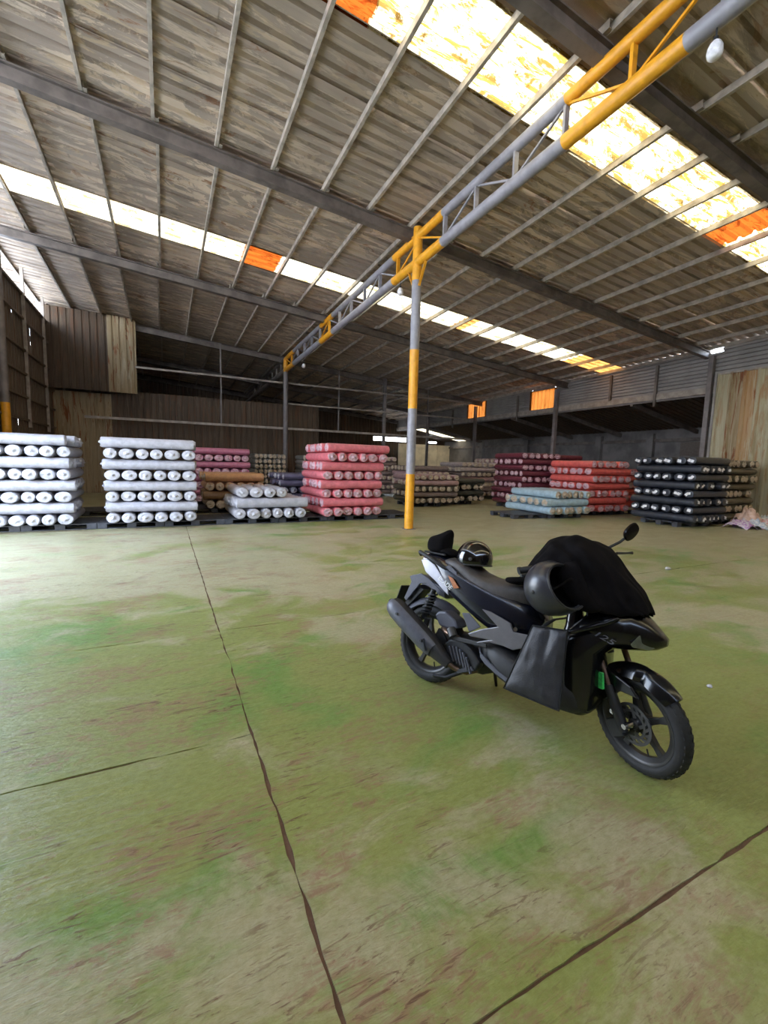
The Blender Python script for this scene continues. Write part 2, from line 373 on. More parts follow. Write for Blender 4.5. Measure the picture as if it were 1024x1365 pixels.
# left wall: brown sheets with pinholes of daylight, an open loading door, an open strip under the roof
wl_ = empty('wall_left', kind='structure')
vs_full = vsheet('wall_sheet', .90, 6.02, M['wall_brown']); vs_door = vsheet('wall_sheet', .90, 1.62, M['wall_brown'])
y = YF; k = 0
while y < YB - .3:
    door = 4.0 <= y < 9.25
    gap = .010 if k in (20, 22, 23, 25) else 0
    place(vs_door if door else vs_full, 'wall_sheet', wl_, (XL, y, 4.4 if door else 0), R(90))
    if gap:
        z = 0; rr = random.Random(k)
        cut = []
        for q in range(rr.randint(1, 2)): cut.append(rr.uniform(1.9, 5.6))
        cut = sorted(cut); zs = [0]
        for c in cut: zs += [c, c + rr.uniform(.10, .24)]
        zs.append(6.0)
        mb = MB()
        for a, b in zip(zs[::2], zs[1::2]):
            if b > a: mb.box(XL - .012, XL - .004, y + .885, y + .93, a, b)
        mb.build('seam_strip', M['wall_brown'], wl_)
    y += .90 + gap; k += 1
MB().box(XL - .02, XL, 20.0, YB, 5.95, 6.75).build('closing_strip', M['wall_dark'], wl_)
for z in (.7, 1.5, 2.4, 3.05, 3.72, 4.4, 5.3, 6.0):
    ya = 9.2 if z < 4.4 else YF
    MB().box(XL + .005, XL + .07, ya, YB, z - .03, z + .03).build('girt', M['wall_brown'], wl_)
for yy in (11.2, 16.6, 19.0, 22.0): MB().box(XL + .02, XL + .10, yy - .04, yy + .04, 2.2, zr(XL, yy) + .1).build('girt_post', M['rail'], wl_)
def column(name, x, y, top, bands, r, label, group=None):
    root = empty(name, (x, y, 0)); tag(root, label, 'column', group)
    MB().box(-.12, .12, -.12, .12, 0, .012).build('base_plate', M['steel'], root)
    z = .012
    for z1, c in bands:
        mb = MB(); n = 20; rg = [[(r * math.cos(2 * math.pi * q / n), r * math.sin(2 * math.pi * q / n), zz) for q in range(n)] for zz in (z, z1)]
        mb.rings(rg, True); mb.build('yellow_band' if c == 'yellow' else 'grey_band', M[c], root, True); z = z1
    return root
column('steel_column', XL + .13, 14.05, 6.3, [(2.66, 'yellow'), (6.3, 'steel')], .095, 'steel column against the left wall with its lower part painted yellow')

# back frame screens
wb = empty('wall_back', kind='structure')
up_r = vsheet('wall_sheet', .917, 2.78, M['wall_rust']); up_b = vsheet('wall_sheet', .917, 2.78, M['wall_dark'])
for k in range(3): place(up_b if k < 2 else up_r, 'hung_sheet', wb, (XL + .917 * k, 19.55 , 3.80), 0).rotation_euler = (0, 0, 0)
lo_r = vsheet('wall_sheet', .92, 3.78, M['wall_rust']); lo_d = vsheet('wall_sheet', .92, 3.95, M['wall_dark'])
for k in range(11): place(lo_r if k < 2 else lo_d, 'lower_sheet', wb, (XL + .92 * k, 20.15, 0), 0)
bk = None
for k in range(26):
    x = XL + .92 * k
    if 13.6 < x < 16.4 or 18.3 < x < 19.4:
        for z0, z1 in ((0, 3.12), (3.42 if x < 17.2 else 3.25, zr(min(x, XR), YB) + .28)):
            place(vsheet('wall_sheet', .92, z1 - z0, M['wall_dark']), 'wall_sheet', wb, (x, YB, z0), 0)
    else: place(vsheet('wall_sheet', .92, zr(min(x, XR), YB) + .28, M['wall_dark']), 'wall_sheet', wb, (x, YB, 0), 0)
for k in range(4): MB().box(15.6 + 1.15 * k, 16.73 + 1.15 * k, YB - .75, YB - .70, 0, 2.95).build('pale_board', M['beige'], wb)

# frame of rails and posts across the hall
tr = empty('trim_1', kind='structure'); YC = 19.45
for z, xa, xb, hh in ((4.77, -.9, 14.8, .07), (3.90, 4.76, 14.8, .06), (2.83, -2.55, 14.8, .09)):
    MB().box(xa, xb, YC - .04, YC + .04, z - hh / 2, z + hh / 2).build('rail', M['rail'], tr)
for x, z0, z1, t in ((2.15, 2.83, 6.1, .05), (7.28, 2.83, 5.6, .05), (12.1, 2.83, 5.2, .05), (9.66, 0, 5.5, .13)):
    MB().box(x - t / 2, x + t / 2, YC + .05, YC + .05 + t, z0, z1).build('upright', M['steel'], tr)

# right side: ribbed cladding over a lean-to, corrugated partition nearer the camera
wr = empty('wall_right', kind='structure')
def clad(y0, y1, z0, top=None, cut=2, name='ribbed_cladding', mat=None):
    n = 10; P = []
    zt = lambda yy: (zr(XR, yy) + .19 if top is None else top)
    rows = []
    for k in range(n):
        a, b = k / n, (k + .55) / n
        rows += [(a, 0), (b, 0), (b + .08 / n, .065), ((k + .92) / n, .065)]
    rows.append((1, 0)); rows = [q for q in rows if q[0] <= cut]; vs = []
    for f_, d in rows:
        for yy in (y0, y1): vs.append((XR + d, yy, z0 + (zt(yy) - z0) * f_))
    MB().add(vs, [(2 * i, 2 * i + 1, 2 * i + 3, 2 * i + 2) for i in range(len(rows) - 1)]).build(name, mat or M['clad'], wr)
for a, b in ((YF, -2.0), (-2.0, 3.0), (3.0, 8.1), (8.1, 8.45), (8.45, 10.1), (10.1, 14.2), (14.2, 14.36), (14.36, 14.75), (16.1, 19.55), (21.0, 25), (25, YB)):
    if b - a < .38: clad(a, b, 4.13, None, .89)
    else: clad(a, b, 4.13)
for a, b in ((14.75, 16.1), (19.55, 21.0)):
    clad(a, b, 4.98, None)
    o = place(vsheet('amber_sheet', b - a + .24, .90, M['win_orange'], .22, .03), 'amber_sheet', wr, (XR - .012, a - .12, 4.10), R(90))
MB().box(XR - .05, XR + .10, YF, YB, 3.93, 4.13).build('eaves_beam', M['rail'], wr)
MB().box(XR - .02, XR + .02, 8.3, YB, 3.86, 3.92).build('lower_rail', M['steel'], wr)
for yy in (10.1, 11.9, 17.0, 22.5): MB().box(XR - .09, XR - .01, yy - .04, yy + .04, 3.7 if yy != 11.9 else 4.1, zr(XR, yy) + .0).build('hanger', M['rafter'], wr)
for yy in (8.3, 14.5, 20.2, 25.2):
    MB().box(XR - .2, XR - .06, yy - .07, yy + .07, 0, zr(XR, yy) - .1).build('wall_post', M['steel'], wr)
ps = [vsheet('partition_sheet', .35, 4.49, M[m_], .35, .06) for m_ in ('wall_rust', 'wall_cream', 'wall_orange')]
for k in range(40): place(ps[(1, 2, 1, 0, 2, 1, 1, 2, 0, 1)[k % 10]], 'partition_sheet', wr, (15.72, YF + .353 * k, 0), R(90))
MB().box(15.66, 15.71, YF, 8.12, 4.46, 4.51).build('partition_rail', M['rail'], wr)
MB().box(15.64, 15.72, 8.10, 8.16, 0, 4.5).build('partition_edge', M['clad'], wr)
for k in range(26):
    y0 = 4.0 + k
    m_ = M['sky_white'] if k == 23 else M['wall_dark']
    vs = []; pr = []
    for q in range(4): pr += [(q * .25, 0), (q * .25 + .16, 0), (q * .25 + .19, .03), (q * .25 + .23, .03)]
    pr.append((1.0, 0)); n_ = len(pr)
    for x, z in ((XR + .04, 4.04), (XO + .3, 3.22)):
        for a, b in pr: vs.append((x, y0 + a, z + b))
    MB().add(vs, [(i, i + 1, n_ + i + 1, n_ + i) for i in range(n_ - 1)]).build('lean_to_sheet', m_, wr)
for yy in (8.3, 11.0, 14.5, 17.4, 20.2, 25.2): MB().bar((XR, yy, 3.88), (XO, yy, 3.10), .10, .16).build('lean_to_rafter', M['rafter'], wr)
wo_ = empty('wall_right_2', kind='structure')
MB().box(XO, XO + .2, 4, 10.1, 0, 3.30).box(XO, XO + .2, 11.05, YB, 0, 3.30).box(XO, XO + .2, 10.1, 11.05, 1.98, 3.30).build('rendered_wall', M['concrete'], wo_)
for yy in (12.9, 15.6, 20.7, 25): MB().box(XO - .2, XO, yy - .16, yy + .16, 0, 3.1).build('pilaster', M['concrete'], wo_)
MB().box(XO - .12, XO, 4, YB, 2.72, 2.86).build('wall_pipe_rail', M['rafter'], wo_)
MB().box(XO - .05, XO, 9.0, 11.6, 2.1, 2.68).build('wall_board', plain('brown_board', (.16, .13, .11), .85), wo_)
d1 = MB().box(XO + .05, XO + .12, 10.1, 11.05, 0, 1.98).build('door_1', M['concrete']); d1['kind'] = 'structure'
MB().box(XO - .04, XO + .05, 10.0, 10.1, 0, 2.06).box(XO - .04, XO + .05, 11.05, 11.15, 0, 2.06).box(XO - .04, XO + .05, 10.1, 11.05, 1.98, 2.06).build('door_frame', M['rafter'], d1)
MB().box(XO, XO + .2, 4, 4.2, 0, 3.3).box(XR, XO, 3.95, 4.05, 0, 4.0).build('end_wall', M['concrete'], wo_)
wf = empty('wall_front', kind='structure')
fs_ = vsheet('wall_sheet', .92, 6.0, M['wall_brown'])
for k in range(22): place(fs_, 'wall_sheet', wf, (XL + .92 * k, YF, 0), 0)

# ------------------------------------------------------------------ column, truss, lamps
column('steel_column', 4.76, 8.29, 6.2, [(1.2, 'yellow'), (2.58, 'truss'), (3.79, 'yellow'), (5.17, 'truss'), (6.2, 'yellow')], .098,
       'tall round steel column in the middle of the hall, banded yellow and grey')
column('steel_column', 4.76, 19.3, 5.75, [(5.2, 'steel'), (5.75, 'yellow')], .10, 'dark steel column behind the far grey rolls, under the far end of the truss')
truss = empty('roof_truss', (4.76, 0, 5.5)); tag(truss, 'long pipe truss painted grey and yellow running under the roof over the column', 'truss')
zlo = lambda y: 5.53 - .022 * (y - 8.3) - 5.5
zup = lambda y: 6.03 - .024 * (y - 8.3) - 5.5
seg = [(-2.5, 3.05, 'truss'), (3.05, 4.55, 'yellow'), (4.55, 7.35, 'truss'), (7.35, 9.3, 'yellow'), (9.3, 13.35, 'truss'), (13.35, 14.5, 'yellow'), (14.5, 17.9, 'truss'), (17.9, 19.3, 'yellow'), (19.3, 29.4, 'rafter')]
for a, b, c in seg:
    for zf in (zlo, zup):
        MB().tube([(0, a, zf(a)), (0, b, zf(b))], .092 if zf is zlo else .08, 16).build('yellow_chord' if c == 'yellow' else 'grey_chord', M[c], truss, True)
def tcol(y):
    for a, b, c in seg:
        if a <= y + .02 < b: return M[c]
    return M['truss']
ty = [2.73 + .915 * k for k in range(-5, 29)]
for k, y in enumerate(ty):
    if abs(y - 8.2) < .25: continue
    MB().bar((0, y, zlo(y) + .05), (0, y, zup(y) - .04), .075, .04, (0, 1, 0)).build('upright', tcol(y), truss)
for k, (a, b) in enumerate(zip(ty, ty[1:])):
    p, q = ((a, zup(a) - .06), (b, zlo(b) + .07)) if k % 2 else ((a, zlo(a) + .07), (b, zup(b) - .06))
    MB().bar((.0, p[0] + .03, p[1]), (.0, q[0] - .03, q[1]), .03, .03).build('diagonal', tcol((a + b) / 2), truss)
for s in (-1, 1): MB().bar((0, 8.29 + s * .10, -.45), (0, 8.29 + s * .34, -.06), .05, .02).build('gusset', M['yellow'], truss)
for y, zc, lb in ((2.78, 5.40, 'white lamp bulb hanging from the nearest part of the truss'), (9.0, 5.22, 'white lamp bulb hanging from the truss just behind the banded column'), (16.55, 5.0, 'small white lamp bulb hanging from the far part of the truss')):
    b = empty('lamp_bulb', (4.76, y, zc)); tag(b, lb, 'lamp')
    zt = zlo(y) + 5.5 - .09 - zc
    MB().tube([(0, 0, .06), (0, 0, zt)], .008, 6).build('cord', M['black_plastic'], b)
    MB().lathe([(.001, .085), (.02, .085), (.024, .05), (.026, .045)], 14).map(lambda p: Vector((p.x, p.z, p.y))).build('socket', M['black_plastic'], b, True)
    MB().lathe([(.026, .05), (.046, .03), (.062, -.005), (.068, -.05), (.060, -.085), (.035, -.108), (.001, -.112)], 20).map(lambda p: Vector((p.x, p.z, p.y))).build('bulb', M['bulb'], b, True)

# ------------------------------------------------------------------ pallets
pm = {}
def pallet(x, y, rz, label, group=None, dx=1.16, dy=1.05):
    root = empty('pallet', (x, y, 0)); root.rotation_euler = (0, 0, rz); tag(root, label, 'pallet', group)
    key = (dx, dy)
    if key not in pm:
        d = {}
        d['board'] = MB().box(-dx / 2, dx / 2, -.06, .06, -.011, .011).mesh('deck_board', M['pallet'])
        d['block'] = MB().box(-.08, .08, -.075, .075, -.04, .04).mesh('block', M['pallet'])
        d['run'] = MB().box(-dx / 2, dx / 2, -.06, .06, -.008, .008).mesh('runner', M['pallet'])
        pm[key] = d
    d = pm[key]; n = 7
    for k in range(n): inst('deck_board', d['board'], (0, -dy / 2 + .06 + (dy - .12) * k / (n - 1), .107), root)
    for yy in (-dy / 2 + .075, 0, dy / 2 - .075):
        for xx in (-dx / 2 + .08, 0, dx / 2 - .08): inst('block', d['block'], (xx, yy, .056), root)
        inst('runner', d['run'], (0, yy, .008), root)
    return root
PT = .119
px0 = -2.95
for k in range(8):
    x = px0 + 1.17 * k
    what = ['under the leftmost white stack, beyond the picture edge', 'under the leftmost white stack', 'between the two tall white stacks', 'under the right side of the second white stack',
            'under the low white stack', 'between the low white stack and the pink stack', 'under the tall pink stack', 'sticking out to the right of the tall pink stack'][k]
    pallet(x, 9.98 + .525, 0, 'dark pallet in the front row, ' + what, 'front row of dark pallets')
for k in range(6): pallet(px0 + .6 + 1.17 * k, 12.75, 0, 'dark pallet in the second row, %s from the left, behind the front stacks' % ('first', 'second', 'third', 'fourth', 'fifth', 'sixth')[k], 'second row of dark pallets')
for k in range(6): pallet(px0 + 3.6 + 1.17 * k, 14.9, 0, 'dark pallet in the third row, %s from the left, under the back stacks' % ('first', 'second', 'third', 'fourth', 'fifth', 'sixth')[k], 'third row of dark pallets')

# ------------------------------------------------------------------ rolls of fabric
def roll_mesh(seed, name='roll'):
    rr = random.Random(seed); n = 16; rings = []
    for t, s in ((-.492, .30), (-.496, .60), (-.497, .88), (-.491, .975), (-.475, 1.0), (-.28, .985), (-.08, 1.0), (.14, .985), (.33, 1.0), (.475, 1.0), (.491, .975), (.497, .88), (.496, .60), (.492, .30)):
        rg = []
        for k in range(n):
            a = 2 * math.pi * k / n; q = s * min(1.0, .985 + .03 * nz(math.cos(a) * 1.3 + seed * 5.1, math.sin(a) * 1.3, t * 4))
            rg.append((t + (.006 * nz(a * 2, seed, s * 3) if abs(t) > .45 else 0), q * math.cos(a), q * math.sin(a)))
        rings.append(rg)
    return MB().rings(rings, True)
def knot_mesh(seed):
    mb = MB(); rr = random.Random(seed); n = 14; ring = []
    for rad, dep in ((.93, -.494), (.72, -.503), (.50, -.497), (.26, -.507), (.08, -.519)):
        ring.append([(dep + rr.uniform(-.008, .008) * (1 if rad > .1 else .3), rad * rr.uniform(.92, 1.05) * math.cos(2 * math.pi * k / n), rad * rr.uniform(.92, 1.05) * math.sin(2 * math.pi * k / n)) for k in range(n)])
    mb.rings(ring, False); mb.add([(-.524, 0, 0)] + ring[-1], [(0, 1 + k, 1 + (k + 1) % n) for k in range(n)]); return mb
def label_mesh(seed):
    mb = MB(); rr = random.Random(seed)
    for q in range(2):
        a0 = rr.uniform(0, 6.28); c = (rr.uniform(.15, .4) * math.cos(a0), rr.uniform(.15, .4) * math.sin(a0)); t = rr.uniform(0, 1.5)
        g = []
        for i in range(3):
            for k in range(3):
                a, b = (i - 1) * .30, (k - 1) * .34
                g.append((-.512 + rr.uniform(-.010, .006), c[0] + a * math.cos(t) - b * math.sin(t), c[1] + a * math.sin(t) + b * math.cos(t)))
        mb.add(g, [(i * 3 + k, i * 3 + k + 1, i * 3 + k + 4, i * 3 + k + 3) for i in range(2) for k in range(2)])
    return mb
NV = 4
RB = [roll_mesh(s) for s in range(NV)]; KB = [knot_mesh(s) for s in range(NV)]; LB = [label_mesh(s + 9) for s in range(NV)]
rme = {}; kme = {}
def rmesh(c, v):
    if (c, v) not in rme: rme[(c, v)] = RB[v].mesh('fabric_roll', M['w_' + c], True)
    return rme[(c, v)]
def kmesh(kind, v):
    if (kind, v) not in kme: kme[(kind, v)] = (LB if kind == 'end_label' else KB)[v].mesh('wrapped_end', M[kind], kind != 'end_label')
    return kme[(kind, v)]
ORD = ['first', 'second', 'third', 'fourth', 'fifth', 'sixth', 'seventh', 'eighth', 'ninth', 'tenth', 'eleventh', 'twelfth']
rolls = []
def stack(desc, x0, y0, rot, layers, L, r, cols, end, side='', word='', zb=PT, small=False, ly=None, jit=.03, seed=0, nside=6, lab=False):
    """x0, y0 = near left corner; layers bottom-up: ('Y', n) ends to the front or ('X', n) lengthwise to the front."""
    r *= .988; rr = random.Random(seed + 77); ly = ly or L; ca, sa = math.cos(rot), math.sin(rot)
    depth = Vector((math.sin(yaw), math.cos(yaw), 0))
    for i, lay in enumerate(layers):
        ax, n = lay[0], lay[1]; z = zb + r + .004 + i * 2 * r; top = i == len(layers) - 1
        c = cols[i % len(cols)] if isinstance(cols, (list, tuple)) else cols
        ox, oy = rr.uniform(-jit, jit), rr.uniform(-jit, jit)
        off = lay[2] if len(lay) > 2 else 0.0; span = (L if ax == 'Y' else ly); span = lay[3] if len(lay) > 3 else span
        ws = [rr.uniform(.84, 1.16) for q in range(n)]; pitch_ = min(2 * r * 1.3, (span) / n); tot = sum(ws); gap_ = (span - pitch_ * n) / max(1, n - 1); t0 = 0
        for k in range(n):
            wk = pitch_ * n * ws[k] / tot; t = t0 + wk / 2; t0 += wk + gap_
            u, v = (t + off, ly / 2) if ax == 'Y' else (L / 2 + off, t)
            e = rr.gauss(0, .03); t += 0
            if ax == 'Y': v += e + oy
            else: u += e + ox
            X = x0 + u * ca - v * sa; Y = y0 + u * sa + v * ca
            if ax == 'Y': vis = True; rz = rot + R(90)
            else: vis = k == 0 or side != '' or top; rz = rot + (R(180) if side == 'right' else 0)
            long_ = ax == 'X' and k == 0
            p = Vector((X, Y, z - CAM_H)); d = p.dot(fwd)
            ends = ax == 'Y' or (side != '')
            if small: vis = vis and False
            if ax == 'Y':
                lb = '%s fabric roll, end showing, %s from left, %s row up, %s' % (word, ORD[k], ORD[i], desc)
            elif k == 0: lb = '%s fabric roll lying lengthwise at front, %s row up, %s' % (word, ORD[i], desc)
            else: lb = '%s fabric roll lying lengthwise, %s from front, %s row up, %s' % (word, ORD[k], ORD[i], desc)
            rolls.append(dict(X=X, Y=Y, z=z, r=r * .985, rh=wk * .5 * .975 - .004, L=(ly if ax == 'Y' else L) * rr.uniform(.975, 1.015), rz=rz + R(rr.uniform(-.1, .1)), c=c, end=end, vis=vis, d=d,
                              lb=lb, g='fabric rolls of the ' + desc, ends=ends, lab=lab, sz=(r * (L if long_ else 1.2 * r)) / d ** 2, sp=rr.choice((0, math.pi)), vv=rr.randrange(NV)))
YL = 9.74
A8 = [('Y', 6), ('X', 6)]
# front row
stack('leftmost white stack', -3.28, YL, R(1.0), [('Y', 7), ('X', 6), ('Y', 7), ('X', 6), ('Y', 7), ('X', 6), ('Y', 7), ('X', 6)], 1.76, .1045, 'white', 'end_white', 'right', 'white', seed=1, ly=1.62)
stack('second white stack', -1.03, YL + .02, 0, [('Y', 6), ('X', 6)] * 3 + [('Y', 6), ('X', 6, .02)], 1.62, .1045, 'white', 'end_white', '', 'white', seed=2, ly=1.6)
stack('low white stack', 1.30, YL + .06, 0, [('Y', 6), ('X', 6), ('Y', 4, .06, 1.12)], 1.60, .118, 'white', 'end_white', 'left', 'white', seed=3)
stack('tall pink stack', 3.28, YL + .06, R(1.5), A8 * 3 + [('Y', 6, .1), ('X', 6, .1)], 1.62, .110, 'pink', 'end_pinkish', 'left', 'pink', seed=4, ly=1.65)
# behind the front row
stack('low orange and brown stack', .92, 12.1, 0, [('Y', 6), ('X', 6), ('Y', 6), ('X', 6)], 1.52, .118, ['brown', 'brown', 'orange', 'orange'], 'end_gold', '', 'orange-brown', seed=5)
stack('mauve stack', .80, 14.2, 0, A8 * 4, 1.58, .103, 'mauve', 'end_pinkish', '', 'mauve', seed=6)
stack('low navy stack', 2.92, 12.3, 0, [('Y', 6), ('X', 6)] * 2 + [('X', 5)], 1.62, .095, 'navy', 'end_white', '', 'navy', seed=7)
# right side
stack('pale blue stack', 9.42, 8.72, R(-4), [('Y', 6), ('X', 6), ('Y', 6, .2, 1.3)], 1.55, .112, 'blue', 'end_gold', 'left', 'pale blue', seed=8, ly=1.95)
stack('coral stack', 11.35, 9.02, R(-5), [('Y', 6), ('X', 6)] * 3 + [('Y', 6)], 1.66, .112, 'coral', 'end_pinkish', 'left', 'coral red', seed=9, ly=1.75)
stack('coral stack half hidden behind', 13.25, 9.7, R(-3), [('X', 5), ('Y', 6)] * 3, 1.5, .112, ['coral', 'pink'], 'end_pinkish', '', 'coral', seed=10)
stack('near maroon stack', 10.62, 11.1, R(-8), [('Y', 6), ('X', 6)] * 4 + [('Y', 6)], 1.6, .1, 'maroon', 'end_pinkish', 'left', 'maroon', seed=11, ly=1.7)
stack('far maroon stack', 12.35, 11.7, R(-8), [('X', 6), ('Y', 6)] * 4 + [('X', 6)], 1.6, .1, 'maroon', 'end_gold', '', 'maroon', seed=12, ly=1.6)
stack('charcoal stack', 11.74, 6.30, R(-1), [('Y', 6), ('X', 6)] * 4, 1.48, .1055, 'charcoal', 'end_label', 'left', 'charcoal', seed=13, ly=1.68, lab=True)
stack('olive stack', 13.42, 6.45, R(1), [('X', 6), ('Y', 6)] * 4, 1.6, .1035, 'olive', 'end_gold', 'left', 'olive brown', seed=14, ly=1.65)
# far stacks
stack('dark stack behind the column', 7.35, 12.5, R(-3), [('Y', 7), ('X', 6)] * 2 + [('Y', 7)], 1.75, .098, ['olive', 'taupe', 'olive', 'rose', 'rose'], 'end_gold', 'left', 'dark', seed=15)
stack('dark green stack', 9.02, 13.0, R(-3), [('Y', 6), ('X', 6)] * 2, 1.6, .105, 'green', 'end_gold', '', 'dark green', seed=16)
stack('far grey stack', 3.1, 17.4, 0, [('Y', 7)] * 8, 1.22, .098, 'grey', 'end_gold', '', 'grey', seed=17, small=True)
stack('far grey stack behind the pink one', 4.98, 17.4, 0, [('Y', 7)] * 8, 1.22, .098, 'grey', 'end_gold', '', 'grey', seed=18, small=True)
stack('far rose stack', 8.6, 15.0, R(-3), [('Y', 7), ('X', 6)] * 3, 1.8, .105, ['beige', 'rose', 'taupe'], 'end_gold', 'left', 'rose', seed=19, small=True)
stack('far beige stack', 11.2, 15.2, R(-3), [('Y', 7), ('X', 6)] * 3 + [('Y', 7)], 1.9, .105, ['taupe', 'beige', 'beige', 'rose'], 'end_gold', 'left', 'beige', seed=20, small=True)
stack('farther beige stack', 13.3, 15.4, R(-3), [('Y', 7), ('X', 6)] * 4, 1.9, .105, ['beige', 'rose'], 'end_gold', 'left', 'beige', seed=21, small=True)
stack('far mauve stack', 7.3, 16.9, 0, [('X', 6), ('Y', 7)] * 4, 1.7, .1, ['taupe', 'rose'], 'end_gold', '', 'mauve', seed=22, small=True)

cand = sorted([q for q in rolls if q['vis']], key=lambda q: -q['sz'])
solo = cand[:300]; ids = set(id(q) for q in solo)
for q in solo:
    o = inst('fabric_roll', rmesh(q['c'], q['vv']), (q['X'], q['Y'], q['z']))
    o.rotation_euler = (q['sp'], 0, q['rz']); o.scale = (q['L'], q['rh'], q['r'])
    tag(o, q['lb'], 'fabric roll', q['g'])
    inst('wrapped_end', kmesh('end_white' if q['lab'] else q['end'], q['vv']) if not q['lab'] else kmesh('end_label', q['vv']), (0, 0, 0), o)
mb = MB(); names = sorted(set(q['c'] for q in rolls)) + ['end']; mats = [M['w_' + c] for c in names[:-1]] + [M['end_gold'], M['end_pinkish'], M['end_white']]
def xform(q):
    rx = Matrix.Rotation(q['sp'], 3, 'X'); rz = Matrix.Rotation(q['rz'], 3, 'Z'); m = rz @ rx; s = Vector((q['L'], q['rh'], q['r'])); t = Vector((q['X'], q['Y'], q['z']))
    return lambda p: m @ Vector((p[0] * s.x, p[1] * s.y, p[2] * s.z)) + t
for q in rolls:
    if id(q) in ids: continue
    f = xform(q); mb.add([f(p) for p in RB[q['vv']].v], RB[q['vv']].f, names.index(q['c']))
    if q['ends'] or q['vis']:
        ei = len(names) - 1 + {'end_gold': 0, 'end_pinkish': 1}.get(q['end'], 2)
        mb.add([f(p) for p in KB[q['vv']].v], KB[q['vv']].f, ei)
o = mb.build('fabric_rolls', mats, None, True); o['kind'] = 'stuff'; tag(o, 'many wrapped fabric rolls filling the far stacks and the insides of the near ones', 'fabric rolls')

# pallets under the right-hand and far stacks
for x, y, rz, lb in ((9.1, 9.55, R(-3), 'dark pallet sticking out to the left of the pale blue stack'), (10.3, 9.4, R(-3), 'dark pallet under the pale blue stack'),
                     (11.95, 9.75, R(-5), 'dark pallet under the near left of the coral stack'), (13.15, 9.65, R(-5), 'dark pallet under the near right of the coral stack'),
                     (12.28, 7.05, R(-6), 'dark pallet jutting out from under the charcoal stack'), (13.55, 7.1, R(-2), 'dark pallet between the charcoal and olive stacks'), (14.75, 7.15, 0, 'dark pallet under the olive stack'),
                     (11.3, 11.85, R(-8), 'dark pallet under the near maroon stack'), (12.9, 12.2, R(-8), 'dark pallet under the far maroon stack'),
                     (7.95, 13.2, R(-3), 'dark pallet under the dark stack behind the column'), (9.65, 13.7, R(-3), 'dark pallet under the dark green stack'), (9.3, 15.8, 0, 'dark pallet under the far rose stack'), (12.1, 16.0, 0, 'dark pallet under the far beige stack')):
    pallet(x, y, rz, lb, None, 1.16, 1.05)

# heap of cloth scraps beside the olive stack
def scrap(x, y, z, sx_, sy_, h, c, lb, seed, c2=None):
    m, nt, out = newmat('cloth_' + lb.split()[0] + str(seed)); n = N(nt); v = n.pos((6, 6, 16), obj=True)
    wv = n.noise(v, 1, 4, .6, 2.0); n.bsdf(out, n.mix(n.ramp(wv, .46, .54), c, c2 or tuple(q * .7 for q in c)), .85)
    G = 18; vs = []
    for i in range(G + 1):
        for k in range(G + 1):
            a, b = i / G * 2 - 1, k / G * 2 - 1
            rr_ = math.hypot(a, b); ang = math.atan2(b, a); f = min(1.25, 1 + .22 * nz(math.cos(ang) * 1.1, math.sin(ang) * 1.1, seed * 3.3)) 
            fold = abs(nz(a * 2.2 + seed, b * 3.4, seed * 2)) * .6 + .25 * nz(a * 5, b * 6, seed)
            hh = max(0, 1 - rr_ ** 2 * .55) * h * (.65 + fold)
            vs.append((a * sx_ * f + .03 * nz(b * 4, seed), b * sy_ * f, max(.006, hh)))
    W = G + 1
    o = MB().add(vs, [(i * W + k, i * W + k + 1, i * W + W + k + 1, i * W + W + k) for i in range(G) for k in range(G)]).build('cloth_piece', m, None, True, 0, 0)
    o.location = (x, y, z); o.rotation_euler = (0, 0, seed * .7); sm = o.modifiers.new('solid', 'SOLIDIFY'); sm.thickness = .008
    o.parent = heap; o['label'] = lb; return o
heap = empty('cloth_heap'); tag(heap, 'crumpled heap of multicoloured cloth scraps on the floor beside the olive stack', 'cloth')
scrap(13.85, 6.06, .01, .42, .28, .56, (.62, .42, .33), 'salmon cloth scrap on top of the heap beside the olive stack', 1, (.70, .50, .42))
scrap(13.28, 5.96, 0, .32, .22, .27, (.66, .58, .62), 'lilac and white cloth scrap at the left end of the heap', 2, (.45, .22, .48))
scrap(13.55, 5.79, .004, .26, .18, .25, (.42, .50, .66), 'pale blue cloth scrap low at the front left of the heap', 3, (.75, .74, .76))
scrap(13.90, 5.68, .0, .30, .20, .32, (.72, .66, .64), 'white cloth scrap with red marks at the front of the heap', 4, (.70, .30, .30))
scrap(14.22, 5.82, .0, .26, .22, .38, (.33, .38, .42), 'grey blue cloth scrap in the middle of the heap', 5, (.72, .72, .72))
scrap(14.60, 5.86, .0, .30, .24, .32, (.70, .30, .16), 'orange cloth scrap at the right end of the heap', 6, (.70, .52, .45))

# litter
def bit(x, y, s, c, lb):
    rr = random.Random(int(x * 100)); mb = MB(); n = 9
    rg = [[(s * q * (1 + .4 * nz(math.cos(6.28 * k / n) * 2 + x, math.sin(6.28 * k / n) * 2, h)) * math.cos(6.28 * k / n), s * q * .8 * (1 + .4 * nz(k * 1.3, x)) * math.sin(6.28 * k / n), h * s) for k in range(n)] for q, h in ((.7, 0), (1, .3), (.7, .7), (.2, .85))]
    o = mb.rings(rg).build('paper_scrap', c, None, True); o.location = (x, y, 0.0); tag(o, lb, 'litter')
bit(6.45, 3.72, .045, M['end_white'], 'small crumpled white paper lying on the floor beyond the scooter mirror')
bit(3.17, 1.49, .022, M['end_white'], 'tiny white scrap lying on the floor right of the front wheel')

